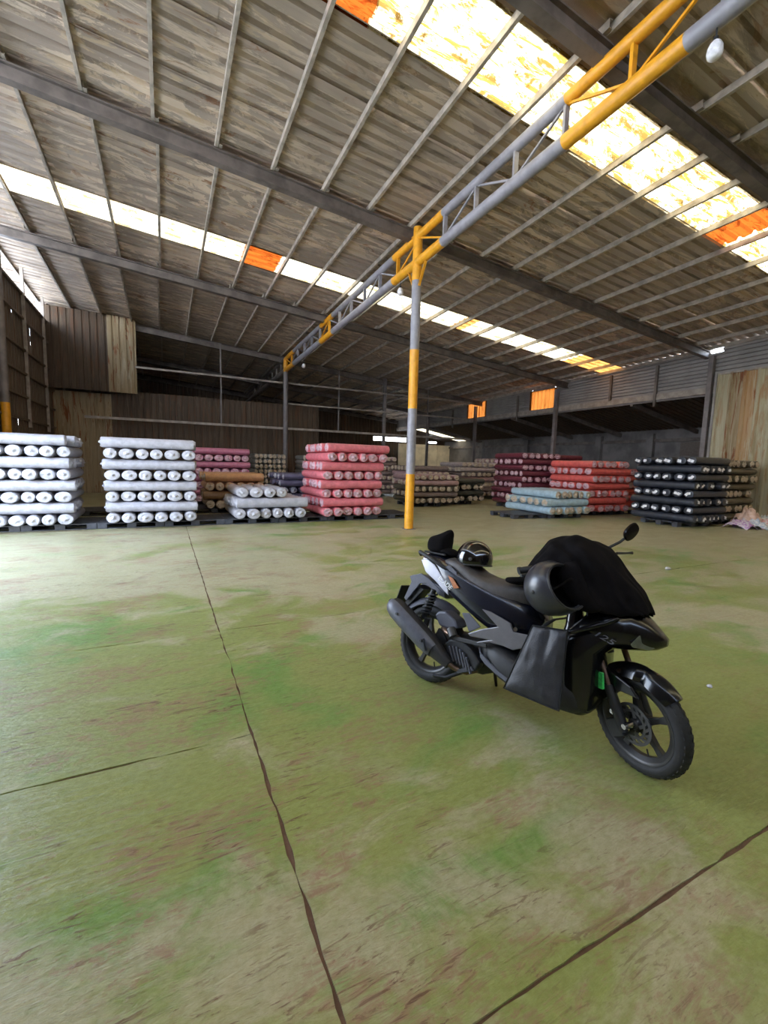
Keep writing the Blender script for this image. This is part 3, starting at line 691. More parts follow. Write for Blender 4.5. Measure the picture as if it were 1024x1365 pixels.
# ------------------------------------------------------------------ motor scooter (local axes: x forward, y left, z up; origin at the rear tyre's contact)
M['gloss_black'] = plain('gloss_black_paint', (.005, .005, .006), .22, 0, .25, .1, spec=.4)
M['navy_paint'] = plain('dark_navy_paint', (.009, .010, .018), .24, 0, .3, .1)
M['silver'] = plain('silver_grey_paint', (.165, .158, .168), .36, .2, .25, .06)
M['silver_light'] = plain('pale_silver_paint', (.36, .36, .41), .34, .3, .3, .06)
M['silver2'] = plain('satin_grey_plastic', (.105, .108, .135), .45, .1, .0, .06)
M['matt_black'] = plain('matt_black_plastic', (.018, .018, .020), .55, bump=.2, bs=200)
M['muffler'] = plain('dark_grey_heat_shield', (.095, .097, .118), .42, .2, var=.1)
M['tyre'] = plain('tyre_rubber', (.020, .020, .021), .72, bump=.3, bs=90)
M['rim'] = plain('black_alloy', (.035, .034, .034), .38, .3)
M['seat'] = plain('black_vinyl', (.065, .057, .055), .5, bump=.35, bs=220)
M['cloth'] = plain('black_cloth', (.007, .006, .0065), .9, bump=.3, bs=120, spec=.08)
M['bag'] = plain('black_woven_bag', (.030, .030, .036), .48, bump=.35, bs=160)
M['helmet'] = plain('gloss_black_helmet', (.008, .007, .007), .12, 0, 1.0, .05)
M['helmet_matt'] = plain('satin_black_helmet', (.030, .030, .038), .30, 0, .3, .05, coat_rough=.25)
M['lining'] = plain('black_lining', (.008, .008, .008), .9)
M['chrome'] = plain('bright_metal', (.55, .54, .53), .22, 1.0)
M['steel_part'] = plain('cast_alloy', (.085, .083, .082), .5, .5)
M['bronze'] = plain('brown_pipe', (.20, .13, .09), .38, .8)
M['lens'] = plain('headlight_lens', (.10, .11, .085), .08, 0, 1.0)
M['white'] = plain('white_lettering', (.80, .80, .80), .4)
M['orange'] = plain('orange_stripe', (.55, .20, .08), .35)
M['green'] = plain('green_sticker', (.06, .52, .12), .4, var=.35, vs=30)
M['plate'] = plain('black_plate', (.010, .010, .012), .5)
M['red_lens'] = plain('red_tail_lens', (.10, .006, .006), .15, 0, .6)

SC = .955
psi, lam, dst = 2.773, .179, -.506
F_ = Vector((math.sin(psi), math.cos(psi), 0)); L0 = Vector((-math.cos(psi), math.sin(psi), 0)); U0 = Vector((0, 0, 1))
U_ = U0 * math.cos(lam) + L0 * math.sin(lam); L_ = L0 * math.cos(lam) - U0 * math.sin(lam)
bike = empty('motor_scooter'); tag(bike, 'black and silver motor scooter parked on the worn green floor', 'scooter')
BO = Vector((1.507, 2.323, 0.0))
BM = Matrix.Translation(BO) @ Matrix(((F_.x, L_.x, U_.x, 0), (F_.y, L_.y, U_.y, 0), (F_.z, L_.z, U_.z, 0), (0, 0, 0, 1))) @ Matrix.Scale(SC, 4)
bike.matrix_world = BM
# steering: rotation about the raked head axis
HX = Vector((-math.sin(.45), 0, math.cos(.45)))
FC0 = Vector((1.286, 0, .248)); FCo = Vector((.05 * math.cos(.45), 0, .05 * math.sin(.45))); HP = FC0 - FCo
RS = Matrix.Rotation(dst, 3, HX)
st = lambda p: RS @ (Vector(p) - HP) + HP

def wheel(cx, cz, Rt, wt, steer, name, rimR, side):
    tf = (lambda p: st(p + Vector((cx, 0, cz)))) if steer else (lambda p: p + Vector((cx, 0, cz)))
    hw = wt / 2; pr = []
    for a in range(-100, 101, 10):
        t = R(a); pr.append((Rt - hw * .92 + hw * .92 * math.cos(t), hw * math.sin(t)))
    pr = [(rimR + .004, -hw * .72)] + pr + [(rimR + .004, hw * .72)]
    ty_ = MB().lathe(pr, 56).map(tf).build(name + '_tyre', M['tyre'], bike, True, 0, 60)
    gr_ = MB()
    for k in range(44):                                    # tread blocks
        a = 2 * math.pi * k / 44; b = a + .055
        for s in (-1, 1):
            q0 = lambda an, f, dr: Vector(((Rt - hw * .92 + hw * .92 * math.cos(f) + dr) * math.cos(an), s * hw * math.sin(f), (Rt - hw * .92 + hw * .92 * math.cos(f) + dr) * math.sin(an)))
            A = [q0(a, R(8), .0035), q0(b, R(8), .0035), q0(b + .05, R(48), .0035), q0(a + .05, R(48), .0035)]
            B = [q0(a, R(8), -.004), q0(b, R(8), -.004), q0(b + .05, R(48), -.004), q0(a + .05, R(48), -.004)]
            gr_.add(A + B, [(0, 1, 2, 3), (0, 4, 5, 1), (1, 5, 6, 2), (2, 6, 7, 3), (3, 7, 4, 0)])
    gr_.map(tf).build('tread', M['tyre'], ty_)
    rw = hw * .80
    rim = MB().lathe([(rimR + .006, -rw), (rimR - .004, -rw), (rimR - .012, -rw * .8), (rimR - .030, -rw * .35), (rimR - .030, rw * .35), (rimR - .012, rw * .8), (rimR - .004, rw), (rimR + .006, rw), (rimR + .006, -rw)], 56)
    rim.map(tf).build(name + '_rim', M['rim'], bike, True, 0, 50)
    for k in range(5):
        a = R(90 + 72 * k + 12); c, s_ = math.cos(a), math.sin(a); mb = MB(); rg = []
        for rad, tw, th in ((.030, .026, .020), (.07, .017, .016), (.12, .013, .013), (rimR - .022, .019, .014)):
            P = []
            for q, e in ((-1, -1), (1, -1), (1, 1), (-1, 1)): P.append((rad * c - q * tw * s_, e * th, rad * s_ + q * tw * c))
            rg.append(P)
        mb.rings(rg).map(tf).build('spoke', M['rim'], bike, False, .003)
    MB().lathe([(.001, -.05), (.026, -.05), (.030, -.042), (.042, -.03), (.042, .03), (.030, .045), (.001, .045)], 24).map(tf).build('hub', M['rim'], bike, True)
    MB().tube([(rimR - .03, 0, 0), (rimR - .062, .0, 0)], .004, 6).map(lambda p: tf(Matrix.Rotation(R(72), 3, 'Y') @ p)).build('valve_stem', M['black_plastic'], bike)
    return tf
wheel(0, .26, .262, .094, False, 'rear', .192, 1)
tff = wheel(FC0.x, FC0.z, .250, .082, True, 'front', .188, 1)
# front brake disc, caliper, fork, fender
dm = MB()
for ra, rb in ((.058, .070), (.086, .100)):
    dm.lathe([(ra, -.052), (rb, -.052), (rb, -.048), (ra, -.048), (ra, -.052)], 40)
for k in range(16):
    a = 2 * math.pi * k / 16; dm.bar((.069 * math.cos(a), -.05, .069 * math.sin(a)), (.088 * math.cos(a + .22), -.05, .088 * math.sin(a + .22)), .004, .012, (math.cos(a + 1.57), 0, math.sin(a + 1.57)))
for k in range(5):
    a = 2 * math.pi * k / 5; dm.bar((.036 * math.cos(a), -.05, .036 * math.sin(a)), (.06 * math.cos(a + .3), -.05, .06 * math.sin(a + .3)), .005, .016, (math.cos(a + 1.57), 0, math.sin(a + 1.57)))
dm.map(tff).build('brake_disc', M['steel_part'], bike)
cal = MB().box(-.125, -.055, -.085, -.040, -.045, .045).map(lambda p: tff(Matrix.Rotation(R(-35), 3, 'Y') @ p)).build('brake_caliper', M['matt_black'], bike, False, .006)
MB().lathe([(.001, -.094), (.012, -.094), (.012, -.084)], 12).map(lambda p: tff(p + Vector((-.085, 0, .03)))).build('caliper_bolt', M['chrome'], cal)
MB().lathe([(.001, -.112), (.013, -.112), (.015, -.098), (.015, -.05)], 12).map(tff).build('axle_nut', M['chrome'], bike)
ax0 = lambda y, t: Vector((FC0.x, y, FC0.z)) - FCo * .6 + HX * t
for s in (-1, 1):
    y = s * .088
    MB().tube([st(ax0(y, -.03)), st(ax0(y, .02)), st(ax0(y, .19))], [.020, .026, .024], 14).build('fork_leg', M['matt_black'], bike, True)
    MB().tube([st(ax0(y, .18)), st(ax0(y, .42))], .0155, 12).build('fork_tube', M['bronze'], bike, True)
MB().tube([st(ax0(-.075, .02) + Vector((-.05, 0, 0))), st(ax0(-.07, .2) + Vector((-.06, 0, 0))), st(ax0(-.05, .42) + Vector((-.02, 0, 0)))], .006, 8).build('brake_hose', M['black_plastic'], bike, True)
MB().tube([st(HP + HX * .33), st(HP + HX * .72)], .028, 12).build('steering_stem', M['matt_black'], bike, True)
def arc_shell(cx, cz, r, a0, a1, hw, drop, n, tf, th=.006, wf=None):
    mb = MB(); m = 11; rings = []
    for i in range(n + 1):
        t = i / n; a = R(a0 + (a1 - a0) * t); k = (wf(t) if wf else 1); rg = []
        for sgn, off in ((1, 0), (-1, th)):
            for q in range(m):
                u = (q / (m - 1) * 2 - 1) * sgn; rr_ = r - off - drop * abs(u) ** 2.6
                rg.append((cx + rr_ * math.cos(a), u * (hw - off) * k, cz + rr_ * math.sin(a)))
        rings.append(rg)
    return mb.rings(rings).map(lambda p: tf(p))
arc_shell(FC0.x, FC0.z, .286, 47, 128, .060, .06, 20, st, .006, lambda t: .50 + .5 * math.sin(math.pi * min(1, t * 1.5 + .18)) if t < .5 else 1).build('front_fender', M['gloss_black'], bike, True, 0, 55)
fs = MB().panel([(1.085, .455), (1.14, .485), (1.20, .475), (1.30, .45), (1.345, .405), (1.30, .405), (1.24, .40), (1.20, .36), (1.155, .31), (1.12, .33)], lambda x, z: -.088 - .02 * (.47 - z), .022)
fs.map(st).build('fender_side', M['gloss_black'], bike, False, .007)
MB().panel([(1.085, .455), (1.14, .485), (1.20, .475), (1.30, .45), (1.345, .405), (1.30, .405), (1.24, .40), (1.20, .36), (1.155, .31), (1.12, .33)], lambda x, z: .066 + .02 * (.47 - z), .022).map(st).build('fender_side', M['gloss_black'], bike, False, .007)
stk = MB().panel([(1.135, .468), (1.178, .474), (1.182, .392), (1.140, .386)], -.135, .012).map(st).build('green_sticker', M['green'], bike)
stk['label'] = 'small green rectangular sticker'

# engine, exhaust, rear suspension
MB().loft_x([(.08, .05, .22, .34, .10), (.16, .075, .18, .38, .05), (.30, .10, .165, .40, .02), (.42, .10, .18, .41, 0), (.50, .07, .22, .38, 0)], 18).build('engine', M['matt_black'], bike, True)
MB().loft_x([(-.05, .03, .22, .30, .11), (.05, .045, .19, .34, .12), (.25, .05, .17, .37, .13), (.40, .04, .19, .35, .13)], 16).build('belt_case', M['matt_black'], bike, True)
ec = MB().panel([(.195, .32), (.231, .362), (.317, .385), (.388, .35), (.463, .285), (.44, .228), (.329, .178), (.262, .215)], -.162, .07).build('radiator_cover', M['matt_black'], bike, False, .012)
for k in range(6):
    t = k / 5; a = Vector((.245 + .125 * t, -.168, .325 + .025 * math.sin(t * 3) - .035 * t)); b = a + Vector((.045, 0, -.085 - .015 * math.sin(t * 3)))
    MB().bar(a, b, .012, .016, (0, 1, 0)).build('grille_rib', M['muffler'], ec, False, .003)
MB().panel([(.25, .215), (.33, .182), (.43, .232), (.41, .25), (.33, .205), (.265, .23)], -.170, .012).build('cover_lip', M['muffler'], ec)
MB().panel([(.071, .475), (.10, .505), (.15, .515), (.238, .477), (.262, .433), (.19, .41), (.118, .412)], -.125, .12).build('air_box', M['silver2'], bike, False, .014)
MB().tube([(.225, -.15, .425), (.262, -.165, .385)], .028, 16).build('throttle_body', M['steel_part'], bike, True)
MB().tube([(.14, -.10, .40), (.20, -.15, .395), (.27, -.15, .385), (.33, -.13, .36), (.37, -.10, .30)], .018, 12).build('intake_pipe', M['bronze'], bike, True)
MB().bar((.25, -.16, .378), (.50, -.18, .402), .014, .026).build('foot_peg', M['matt_black'], bike, False, .004)
mdir = Vector((-.47, 0, .245)).normalized(); m0 = Vector((.25, -.195, .235))
mp = lambda t, dz=0: m0 + mdir * t + Vector((0, -.012 * t, dz))
mf = MB().tube([mp(-.03), mp(.0), mp(.07), mp(.16), mp(.40), mp(.50), mp(.535), mp(.545)], [.030, .036, .050, .062, .066, .062, .050, .032], 22).build('muffler', M['matt_black'], bike, True)
MB().tube([mp(-.02), (.30, -.17, .205), (.36, -.12, .19), (.40, -.06, .21), (.42, 0, .27)], .017, 10).build('exhaust_pipe', M['bronze'], bike, True)
rings = []
for t, rr_ in ((.10, .060), (.14, .068), (.20, .073), (.38, .076), (.48, .074), (.525, .064), (.548, .046)):
    c = mp(t); n1 = Vector((-mdir.z, 0, mdir.x)) * -1; n1 = Vector((mdir.z, 0, -mdir.x)) * -1; y_ = Vector((0, -1, 0)); rg = []
    for off in (0, .005):
        for q in range(13):
            a = R(-52 + 190 * (q if off == 0 else 12 - q) / 12); rg.append(c + (y_ * math.cos(a) + n1 * math.sin(a)) * (rr_ - off))
    rings.append(rg)
hs = MB().rings(rings).build('heat_shield', M['muffler'], mf, True, 0, 50)
for t in (.42, .17): MB().tube([mp(t) + Vector((0, -.070, .010)), mp(t) + Vector((0, -.083, .012))], .0085, 12).build('shield_bolt', M['matt_black'], mf)
MB().bar(mp(.125) + Vector((0, -.069, -.02)), mp(.155) + Vector((0, -.074, .035)), .012, .006).build('shield_slot', M['matt_black'], mf)
MB().tube([mp(.545), mp(.57)], .016, 12).build('tail_pipe', M['matt_black'], mf, True)
MB().panel([(.12, .40), (.16, .38), (.22, .30), (.30, .24), (.27, .23), (.19, .28), (.10, .35)], -.128, .02).build('muffler_bracket', M['matt_black'], bike, False, .004)
MB().tube([(-.02, -.115, .43), (.005, -.115, .52), (.03, -.11, .63)], [.020, .024, .018], 12).build('shock_absorber', M['matt_black'], bike, True)
sp = MB()
for k in range(7): sp.lathe([(.030, -.004), (.034, 0), (.030, .004), (.026, 0), (.030, -.004)], 14).map(lambda p: p)
hel = [(-.012 + .042 * t / 60 + .0, -.115, .455 + .15 * t / 60) for t in range(61)]
MB().tube([(p[0] + .030 * math.cos(t * .75), p[1] + .030 * math.sin(t * .75), p[2]) for t, p in enumerate(hel)], .006, 6).build('shock_spring', M['matt_black'], bike, True)
MB().bar((-.01, -.12, .255), (.02, -.12, .44), .018, .04, (1, 0, 0)).bar((-.01, -.12, .255), (.24, -.12, .30), .018, .045).build('swing_arm', M['matt_black'], bike, False, .005)
MB().tube([(0, -.06, .26), (0, -.14, .26)], .014, 10).build('axle_nut', M['steel_part'], bike, True)
arc_shell(0, .26, .305, 55, 150, .062, .045, 16, lambda p: Vector(p), .005).build('rear_hugger', M['muffler'], bike, True, 0, 55)
# tail: plate holder, plate, lights
MB().loft_x([(-.22, .05, .655, .685), (-.13, .065, .655, .705), (-.02, .075, .62, .68), (.09, .07, .58, .66)], 14, 4).build('rear_fender', M['silver2'], bike, True)
for s in (-1, 1): MB().panel([(-.216, .676), (-.12, .714), (-.05, .690), (.09, .615), (.10, .588), (.05, .598), (-.058, .655), (-.118, .642), (-.215, .50), (-.238, .515), (-.195, .640)], s * .068 - .006, .012).build('fender_stay', M['silver2'], bike, False, .003)
MB().panel([(-.165, .625), (-.09, .606), (-.215, .455), (-.245, .462), (-.235, .50)], -.055, .11).build('mud_flap', M['matt_black'], bike, False, .004)
MB().bar((-.262, -.0, .60), (-.300, 0, .455), .19, .008, (1, 0, .2)).build('number_plate', M['plate'], bike, False, .003)
MB().loft_x([(-.145, .03, .80, .845), (-.12, .075, .765, .86), (-.07, .09, .755, .865)], 16).build('tail_light', M['red_lens'], bike, True)

# body work
MB().loft_x([(-.115, .055, .765, .855), (-.06, .095, .725, .872), (.03, .122, .675, .862), (.12, .140, .625, .835), (.25, .155, .565, .80), (.38, .165, .500, .775), (.50, .165, .455, .75), (.62, .150, .44, .725), (.70, .12, .42, .70), (.765, .085, .40, .64)], 24, 3.0).build('rear_body', M['navy_paint'], bike, True, 0, 50)
seat_s = [(.055, .085, .805, .838), (.10, .115, .795, .858), (.17, .128, .775, .858), (.24, .135, .745, .838), (.30, .142, .715, .805), (.38, .150, .685, .785), (.47, .150, .660, .780), (.56, .140, .645, .783), (.65, .118, .650, .785), (.72, .085, .660, .775), (.745, .055, .675, .755)]
MB().loft_x(seat_s, 26, 3.2).build('seat', M['seat'], bike, True, 0, 60)
for s in (-1, 1):
    yy = (lambda x, z, s=s: s * (.135 + .07 * max(0, x) ) - (0 if s < 0 else .010))
    tp = MB().panel([(-.105, .812), (-.052, .826), (.026, .795), (.109, .722), (.160, .660), (.172, .622), (.133, .640), (.041, .695), (-.050, .735)], lambda x, z, s=s: s * (.112 + .10 * (x + .1)) - (.008 if s < 0 else 0), .012).build('tail_stripe', M['silver_light'], bike, False, .005)
    tp['label'] = 'silver grey stripe along the tail'
    MB().panel([(.155, .748), (.195, .738), (.250, .688), (.215, .678)], lambda x, z, s=s: s * (.142 + .07 * x) - (.008 if s < 0 else 0), .008).build('orange_stripe', M['orange'], bike)
    MB().panel([(.434, .602), (.495, .600), (.626, .567), (.651, .525), (.739, .532), (.72, .455), (.66, .425), (.60, .43), (.512, .425), (.431, .395), (.43, .405), (.505, .438), (.378, .424), (.365, .437), (.452, .487), (.55, .528)], lambda x, z, s=s: s * (.172 + .02 * (x - .4)) - (.010 if s < 0 else 0), .014).build('side_panel', M['silver'], bike, False, .006)
    MB().panel([(.298, .545), (.347, .556), (.40, .52), (.438, .494), (.366, .443)], lambda x, z, s=s: s * .164 - (.006 if s < 0 else 0), .010).build('side_inset', M['silver2'], bike, False, .004)
    MB().tube([(-.135, s * .085, .842), (-.125, s * .115, .862), (-.02, s * .135, .835), (.10, s * .142, .795), (.13, s * .12, .78)], [.012, .014, .014, .013, .010], 10).build('grab_rail', M['matt_black'], bike, True)
    MB().panel([(.105, .800), (.14, .812), (.20, .782), (.205, .758), (.16, .776)], lambda x, z, s=s: s * .136 - (.004 if s < 0 else 0), .008).build('seat_piping', M['silver2'], bike)
MB().box(-.115, .06, -.085, .085, .862, .876).build('rear_carrier', M['matt_black'], bike, False, .006)
# lettering
def text(body, loc, size, xdir, zdir, mat, name, ext=.0015):
    cu = bpy.data.curves.new(name, 'FONT'); cu.body = body; cu.size = size; cu.extrude = ext; cu.align_x = 'LEFT'; cu.align_y = 'BOTTOM_BASELINE'; cu.shear = .25
    cu.materials.append(mat); o = bpy.data.objects.new(name, cu); col.objects.link(o); dg = bpy.context.evaluated_depsgraph_get(); me = bpy.data.meshes.new_from_object(o.evaluated_get(dg)); bpy.data.objects.remove(o)
    o = bpy.data.objects.new(name, me); link(o, bike)
    x = Vector(xdir).normalized(); z = Vector(zdir); z = (z - x * z.dot(x)).normalized(); n_ = x.cross(z)
    o.matrix_local = Matrix(((x.x, z.x, n_.x, loc[0]), (x.y, z.y, n_.y, loc[1]), (x.z, z.z, n_.z, loc[2]), (0, 0, 0, 1))); return o
t1 = text('BLADE', (.086, -.170, .716), .043, (.153, -.020, -.068), (0, 0, 1), M['white'], 'side_lettering')
t1.scale = (1.0, 1, 1)
# floorboard, leg shield, nose
MB().loft_x([(.44, .12, .33, .42), (.50, .165, .265, .43), (.58, .19, .225, .42), (.73, .20, .185, .38), (.88, .20, .180, .37), (1.0, .19, .185, .40), (1.06, .15, .205, .42)], 22, 3.6).build('floorboard', M['matt_black'], bike, True, 0, 50)
for s in (-1, 1): MB().panel([(.448, .384), (.475, .346), (.54, .313), (.597, .288), (.70, .255), (.70, .235), (.581, .266), (.502, .297), (.466, .324)], lambda x, z, s=s: s * (.172 + .09 * (x - .45)) - (.008 if s < 0 else 0), .012).build('floor_trim', M['silver2'], bike, False, .004)
MB().loft_z([(.195, .93, 1.05, .13), (.25, .91, 1.09, .17), (.34, .90, 1.105, .195), (.45, .895, 1.105, .208), (.53, .89, 1.10, .212), (.59, .90, 1.16, .205), (.64, .93, 1.20, .19), (.70, .98, 1.20, .16), (.76, .97, 1.17, .12)], 28, 3.0).build('leg_shield', M['gloss_black'], bike, True, 0, 50)
MB().loft_x([(.99, .18, .54, .71), (1.06, .195, .545, .755), (1.14, .19, .562, .785), (1.21, .165, .575, .780), (1.27, .125, .588, .735), (1.315, .085, .605, .695), (1.348, .035, .630, .668)], 26, 2.7).build('front_cowl', M['gloss_black'], bike, True, 0, 50)
for s in (-1, 1):
    MB().panel([(1.222, .622), (1.250, .672), (1.300, .680), (1.343, .664), (1.322, .625), (1.29, .605), (1.232, .608)], lambda x, z, s=s: s * (.165 - 1.05 * max(0, x - 1.215)) - (.012 if s < 0 else 0), .014).build('headlight_lens', M['lens'], bike, False, .005)
    MB().tube([(.905, s * .205, .600), (.97, s * .218, .618), (1.04, s * .216, .655), (1.12, s * .200, .700), (1.165, s * .190, .732)], [.010, .013, .012, .011, .008], 10).build('shield_edge', M['gloss_black'], bike, True)
t2 = text('125', (1.062, -.213, .632), .050, (.106, .03, -.038), (0, 0, 1), M['silver2'], 'front_lettering')
t2.scale = (1.35, .75, 1)
# inner stem cover, bars
MB().loft_z([(.55, .86, .96, .09), (.62, .87, .955, .075), (.70, .87, .945, .06), (.80, .85, .95, .075), (.90, .83, .96, .10), (.97, .83, .97, .10), (1.01, .86, .95, .07)], 18).build('stem_cover', M['gloss_black'], bike, True)
MB().loft_z([(.70, 1.02, 1.20, .15), (.80, .97, 1.15, .13), (.90, .93, 1.06, .11), (.97, .91, .99, .09)], 18).build('front_shield', M['gloss_black'], bike, True)
bar = lambda pts, r_, nm, m, n=12: MB().tube([st(p) for p in pts], r_, n).build(nm, m, bike, True)
bar([(.83, -.21, .955), (.87, -.12, .965), (.885, 0, .965), (.87, .12, .965), (.83, .21, .955)], .013, 'handlebar', M['matt_black'])
for s in (-1, 1):
    bar([(.845, s * .20, .955), (.80, s * .325, .938)], .019, 'grip', M['matt_black'])
    bar([(.80, s * .325, .938), (.796, s * .338, .936)], .022, 'bar_end', M['matt_black'])
    lz, lx = (.055, .055) if s > 0 else (0, 0)
    bar([(.875, s * .17, .955), (.895 + lx, s * .22, .95 + lz), (.875 + lx, s * .30, .938 + lz), (.862 + lx, s * .345, .932 + lz), (.862 + lx, s * .375, .930 + lz)], [.009, .008, .006, .006, .009], 'brake_lever', M['steel_part'] if s < 0 else M['matt_black'], 8)
    MB().box(.83, .90, -.03, .03, -.025, .025).map(lambda p, s=s: st(Vector((p.x, p.y + s * .165, p.z + .958)))).build('switch_box', M['gloss_black'], bike, False, .008)
bar([(.875, .17, .975), (.90, .21, 1.03), (.925, .265, 1.06), (.935, .30, 1.085)], [.010, .008, .008, .007], 'mirror_stem', M['matt_black'], 10)
mm = MB(); mr = []
for yy, s_ in ((-.014, .55), (-.010, .9), (0, 1), (.008, .9), (.010, .3)):
    mr.append([(yy, .062 * s_ * sgp(math.cos(2 * math.pi * k / 20), .8), .040 * s_ * sgp(math.sin(2 * math.pi * k / 20), .8)) for k in range(20)])
mm.rings(mr).map(lambda p: st(Matrix.Rotation(R(35), 3, 'X') @ p + Vector((.94, .335, 1.115)))).build('mirror', M['gloss_black'], bike, True)
# stand and small trims
MB().tube([(.42, .12, .22), (.40, .20, .12), (.385, .262, .052)], [.012, .011, .010], 10).build('side_stand', M['matt_black'], bike, True)
MB().tube([(.36, -.09, .20), (.22, -.12, .11), (.14, -.14, .10)], .012, 10).build('centre_stand', M['matt_black'], bike, True)
MB().lathe([(.001, -.20), (.012, -.20), (.012, -.18)], 10).map(lambda p: p + Vector((.665, 0, .545))).build('panel_screw', M['chrome'], bike)

# ---- things on the scooter (each stands on its own)
def on_bike(o): o.matrix_world = BM @ o.matrix_local; return o
def helmet(name, c, r_, rot, label, mat, stretch=(1.08, .94, .92), low=36):
    root = bpy.data.objects.new(name, None); link(root); tag(root, label, 'helmet')
    root.matrix_world = BM @ Matrix.Translation(c) @ (rot.to_matrix() if isinstance(rot, Euler) else rot).to_4x4()
    mb = MB(); rings = []; n = 32
    def rad(a): return 1
    prof = []
    for q in range(17): 
        t = R(90 - q * (90 + low) / 16); prof.append((math.cos(t), math.sin(t)))
    for pr_ in prof: rings.append([(pr_[0] * math.cos(2 * math.pi * k / n) * r_ * stretch[0], pr_[0] * math.sin(2 * math.pi * k / n) * r_ * stretch[1],
                                    (pr_[1] - (.22 * (pr_[1] < .3) * (.3 - pr_[1]) * (low > 30) * (1 - math.cos(2 * math.pi * k / n)))) * r_ * stretch[2]) for k in range(n)])
    outer = len(rings)
    for q in range(outer - 1, -1, -1): rings.append([(x * .90, y * .90, z * .90 - (.0 if q else 0)) for x, y, z in rings[q]])
    mb.rings(rings, True).build('shell', [mat], root, True, 0, 50)
    li = MB().rings([[(x * .985, y * .985, z * .985) for x, y, z in q] for q in rings[outer:]], False).build('lining', M['lining'], root, True)
    rm = MB(); rg = [Vector(p) for p in rings[outer - 1]]; rm.tube(rg + [rg[0]], .006, 6, False).build('rim_trim', M['black_plastic'], root, True)
    MB().tube([Vector((.0, s * r_ * .80, -.2 * r_)) + Vector((.25 * r_ * (1 - abs(s)), 0, -.75 * r_ * (1 - s * s))) for s in (-1, -.7, -.35, 0, .35, .7, 1)], .006, 6, flat=.35).build('chin_strap', M['cloth'], root, True)
    for s in (-1, 1): MB().lathe([(.001, .0), (.011, .0), (.011, .006), (.001, .008)], 12).map(lambda p, s=s: Vector((p.x + .12 * r_, s * (p.y + r_ * stretch[1] * .975), p.z - .02 * r_))).build('rivet', M['steel_part'], root)
    return root, MB
h1, _ = helmet('helmet', Vector((.235, 0, .878)), .118, Euler((0, R(-6), R(10))), 'gloss black round helmet sitting on the rear of the scooter seat', M['helmet'], (1.02, .96, 1.02), 20)
zc_ = Vector((-.84, .36, -.26)).normalized(); xc_ = Vector((-.2, -.3, 1.0)); xc_ = (xc_ - zc_ * xc_.dot(zc_)).normalized(); yc_ = zc_.cross(xc_)
h2, _ = helmet('helmet', Vector((.850, -.262, .815)), .140, Matrix(((xc_.x, yc_.x, zc_.x), (xc_.y, yc_.y, zc_.y), (xc_.z, yc_.z, zc_.z))), 'satin black helmet hanging open side forward from the handlebar of the scooter', M['helmet_matt'], (1.02, .96, .95))

def cloth_obj(name, mb, mat, label, cat, sub=1, smooth=True):
    o = mb.build(name, mat, None, smooth, 0, 0); o.matrix_world = BM
    if sub: md = o.modifiers.new('smooth', 'SUBSURF'); md.levels = sub; md.render_levels = sub
    tag(o, label, cat); return o
# jacket draped over the bars and nose: an inverted trough of heavy folds
NX, NY = 34, 30; vs = []
top = [(.60, .830), (.66, .905), (.70, .985), (.755, 1.055), (.82, 1.092), (.88, 1.105), (.96, 1.098), (1.03, 1.056), (1.10, .990), (1.165, .912), (1.215, .862), (1.245, .815), (1.262, .775)]
hwid = [(.60, .10), (.70, .19), (.80, .255), (.90, .27), (1.0, .25), (1.1, .21), (1.2, .165), (1.262, .10)]
bot = [(.60, .80), (.66, .80), (.74, .89), (.80, .95), (.88, .93), (.93, .86), (.98, .785), (1.05, .745), (1.12, .735), (1.2, .745), (1.262, .755)]
def lerp(T, x):
    for (a, b), (c, d) in zip(T, T[1:]):
        if x <= c: return b + (d - b) * max(0, (x - a) / (c - a))
    return T[-1][1]
for i in range(NX + 1):
    x = .60 + (1.262 - .60) * i / NX; tz, hw, bz = lerp(top, x), lerp(hwid, x), lerp(bot, x)
    for k in range(NY + 1):
        s = k / NY * 2 - 1; a = abs(s)
        if a < .5: q = a / .5; y = hw * (q ** .85) * .86; z = tz - (tz - bz) * .22 * q ** 2.2
        else: q = (a - .5) / .5; y = hw * (.86 + .14 * math.sin(q * 1.57)); z = tz - (tz - bz) * (.22 + .78 * q)
        w1 = x * 13 - a * 6 + 2.5 * nz(x * 3, s * 2, 1); f = .026 * nz(x * 8 + 3, s * 3.0) + .034 * (abs(nz(w1, s * 1.5, 4)) - .25) * (.5 + a) + .012 * nz(x * 20, s * 6, 7)
        vs.append((x + .02 * nz(s * 4, x * 6, 5), math.copysign(y + f, s) if a > .02 else 0, z + f * .8))
W = NY + 1
jk = MB().add(vs, [(i * W + k, i * W + k + 1, i * W + W + k + 1, i * W + W + k) for i in range(NX) for k in range(NY)])
jo = cloth_obj('jacket', jk, M['cloth'], 'black jacket draped over the scooter handlebars and nose', 'jacket', 0)
md = jo.modifiers.new('thick', 'SOLIDIFY'); md.thickness = .012; md.offset = -1
md = jo.modifiers.new('smooth', 'SUBSURF'); md.levels = 1; md.render_levels = 1
sl = MB(); rings = []
for i, (x, y, z, w_, t_) in enumerate(((.535, -.135, .800, .012, .012), (.56, -.125, .800, .045, .020), (.60, -.11, .803, .060, .024), (.66, -.09, .815, .065, .028), (.72, -.08, .84, .07, .035), (.78, -.09, .90, .07, .04))):
    rings.append([(x + .01 * nz(k, i), y + w_ * math.cos(2 * math.pi * k / 14) * (1 + .15 * nz(k * 2, i)), z + t_ * math.sin(2 * math.pi * k / 14) * (1 + .3 * nz(k * 1.7, i, 4))) for k in range(14)])
slv = sl.rings(rings).build('sleeve', M['cloth'], jo, True, 0, 0); md = slv.modifiers.new('smooth', 'SUBSURF'); md.levels = 1; md.render_levels = 1
sl = MB(); rings = []
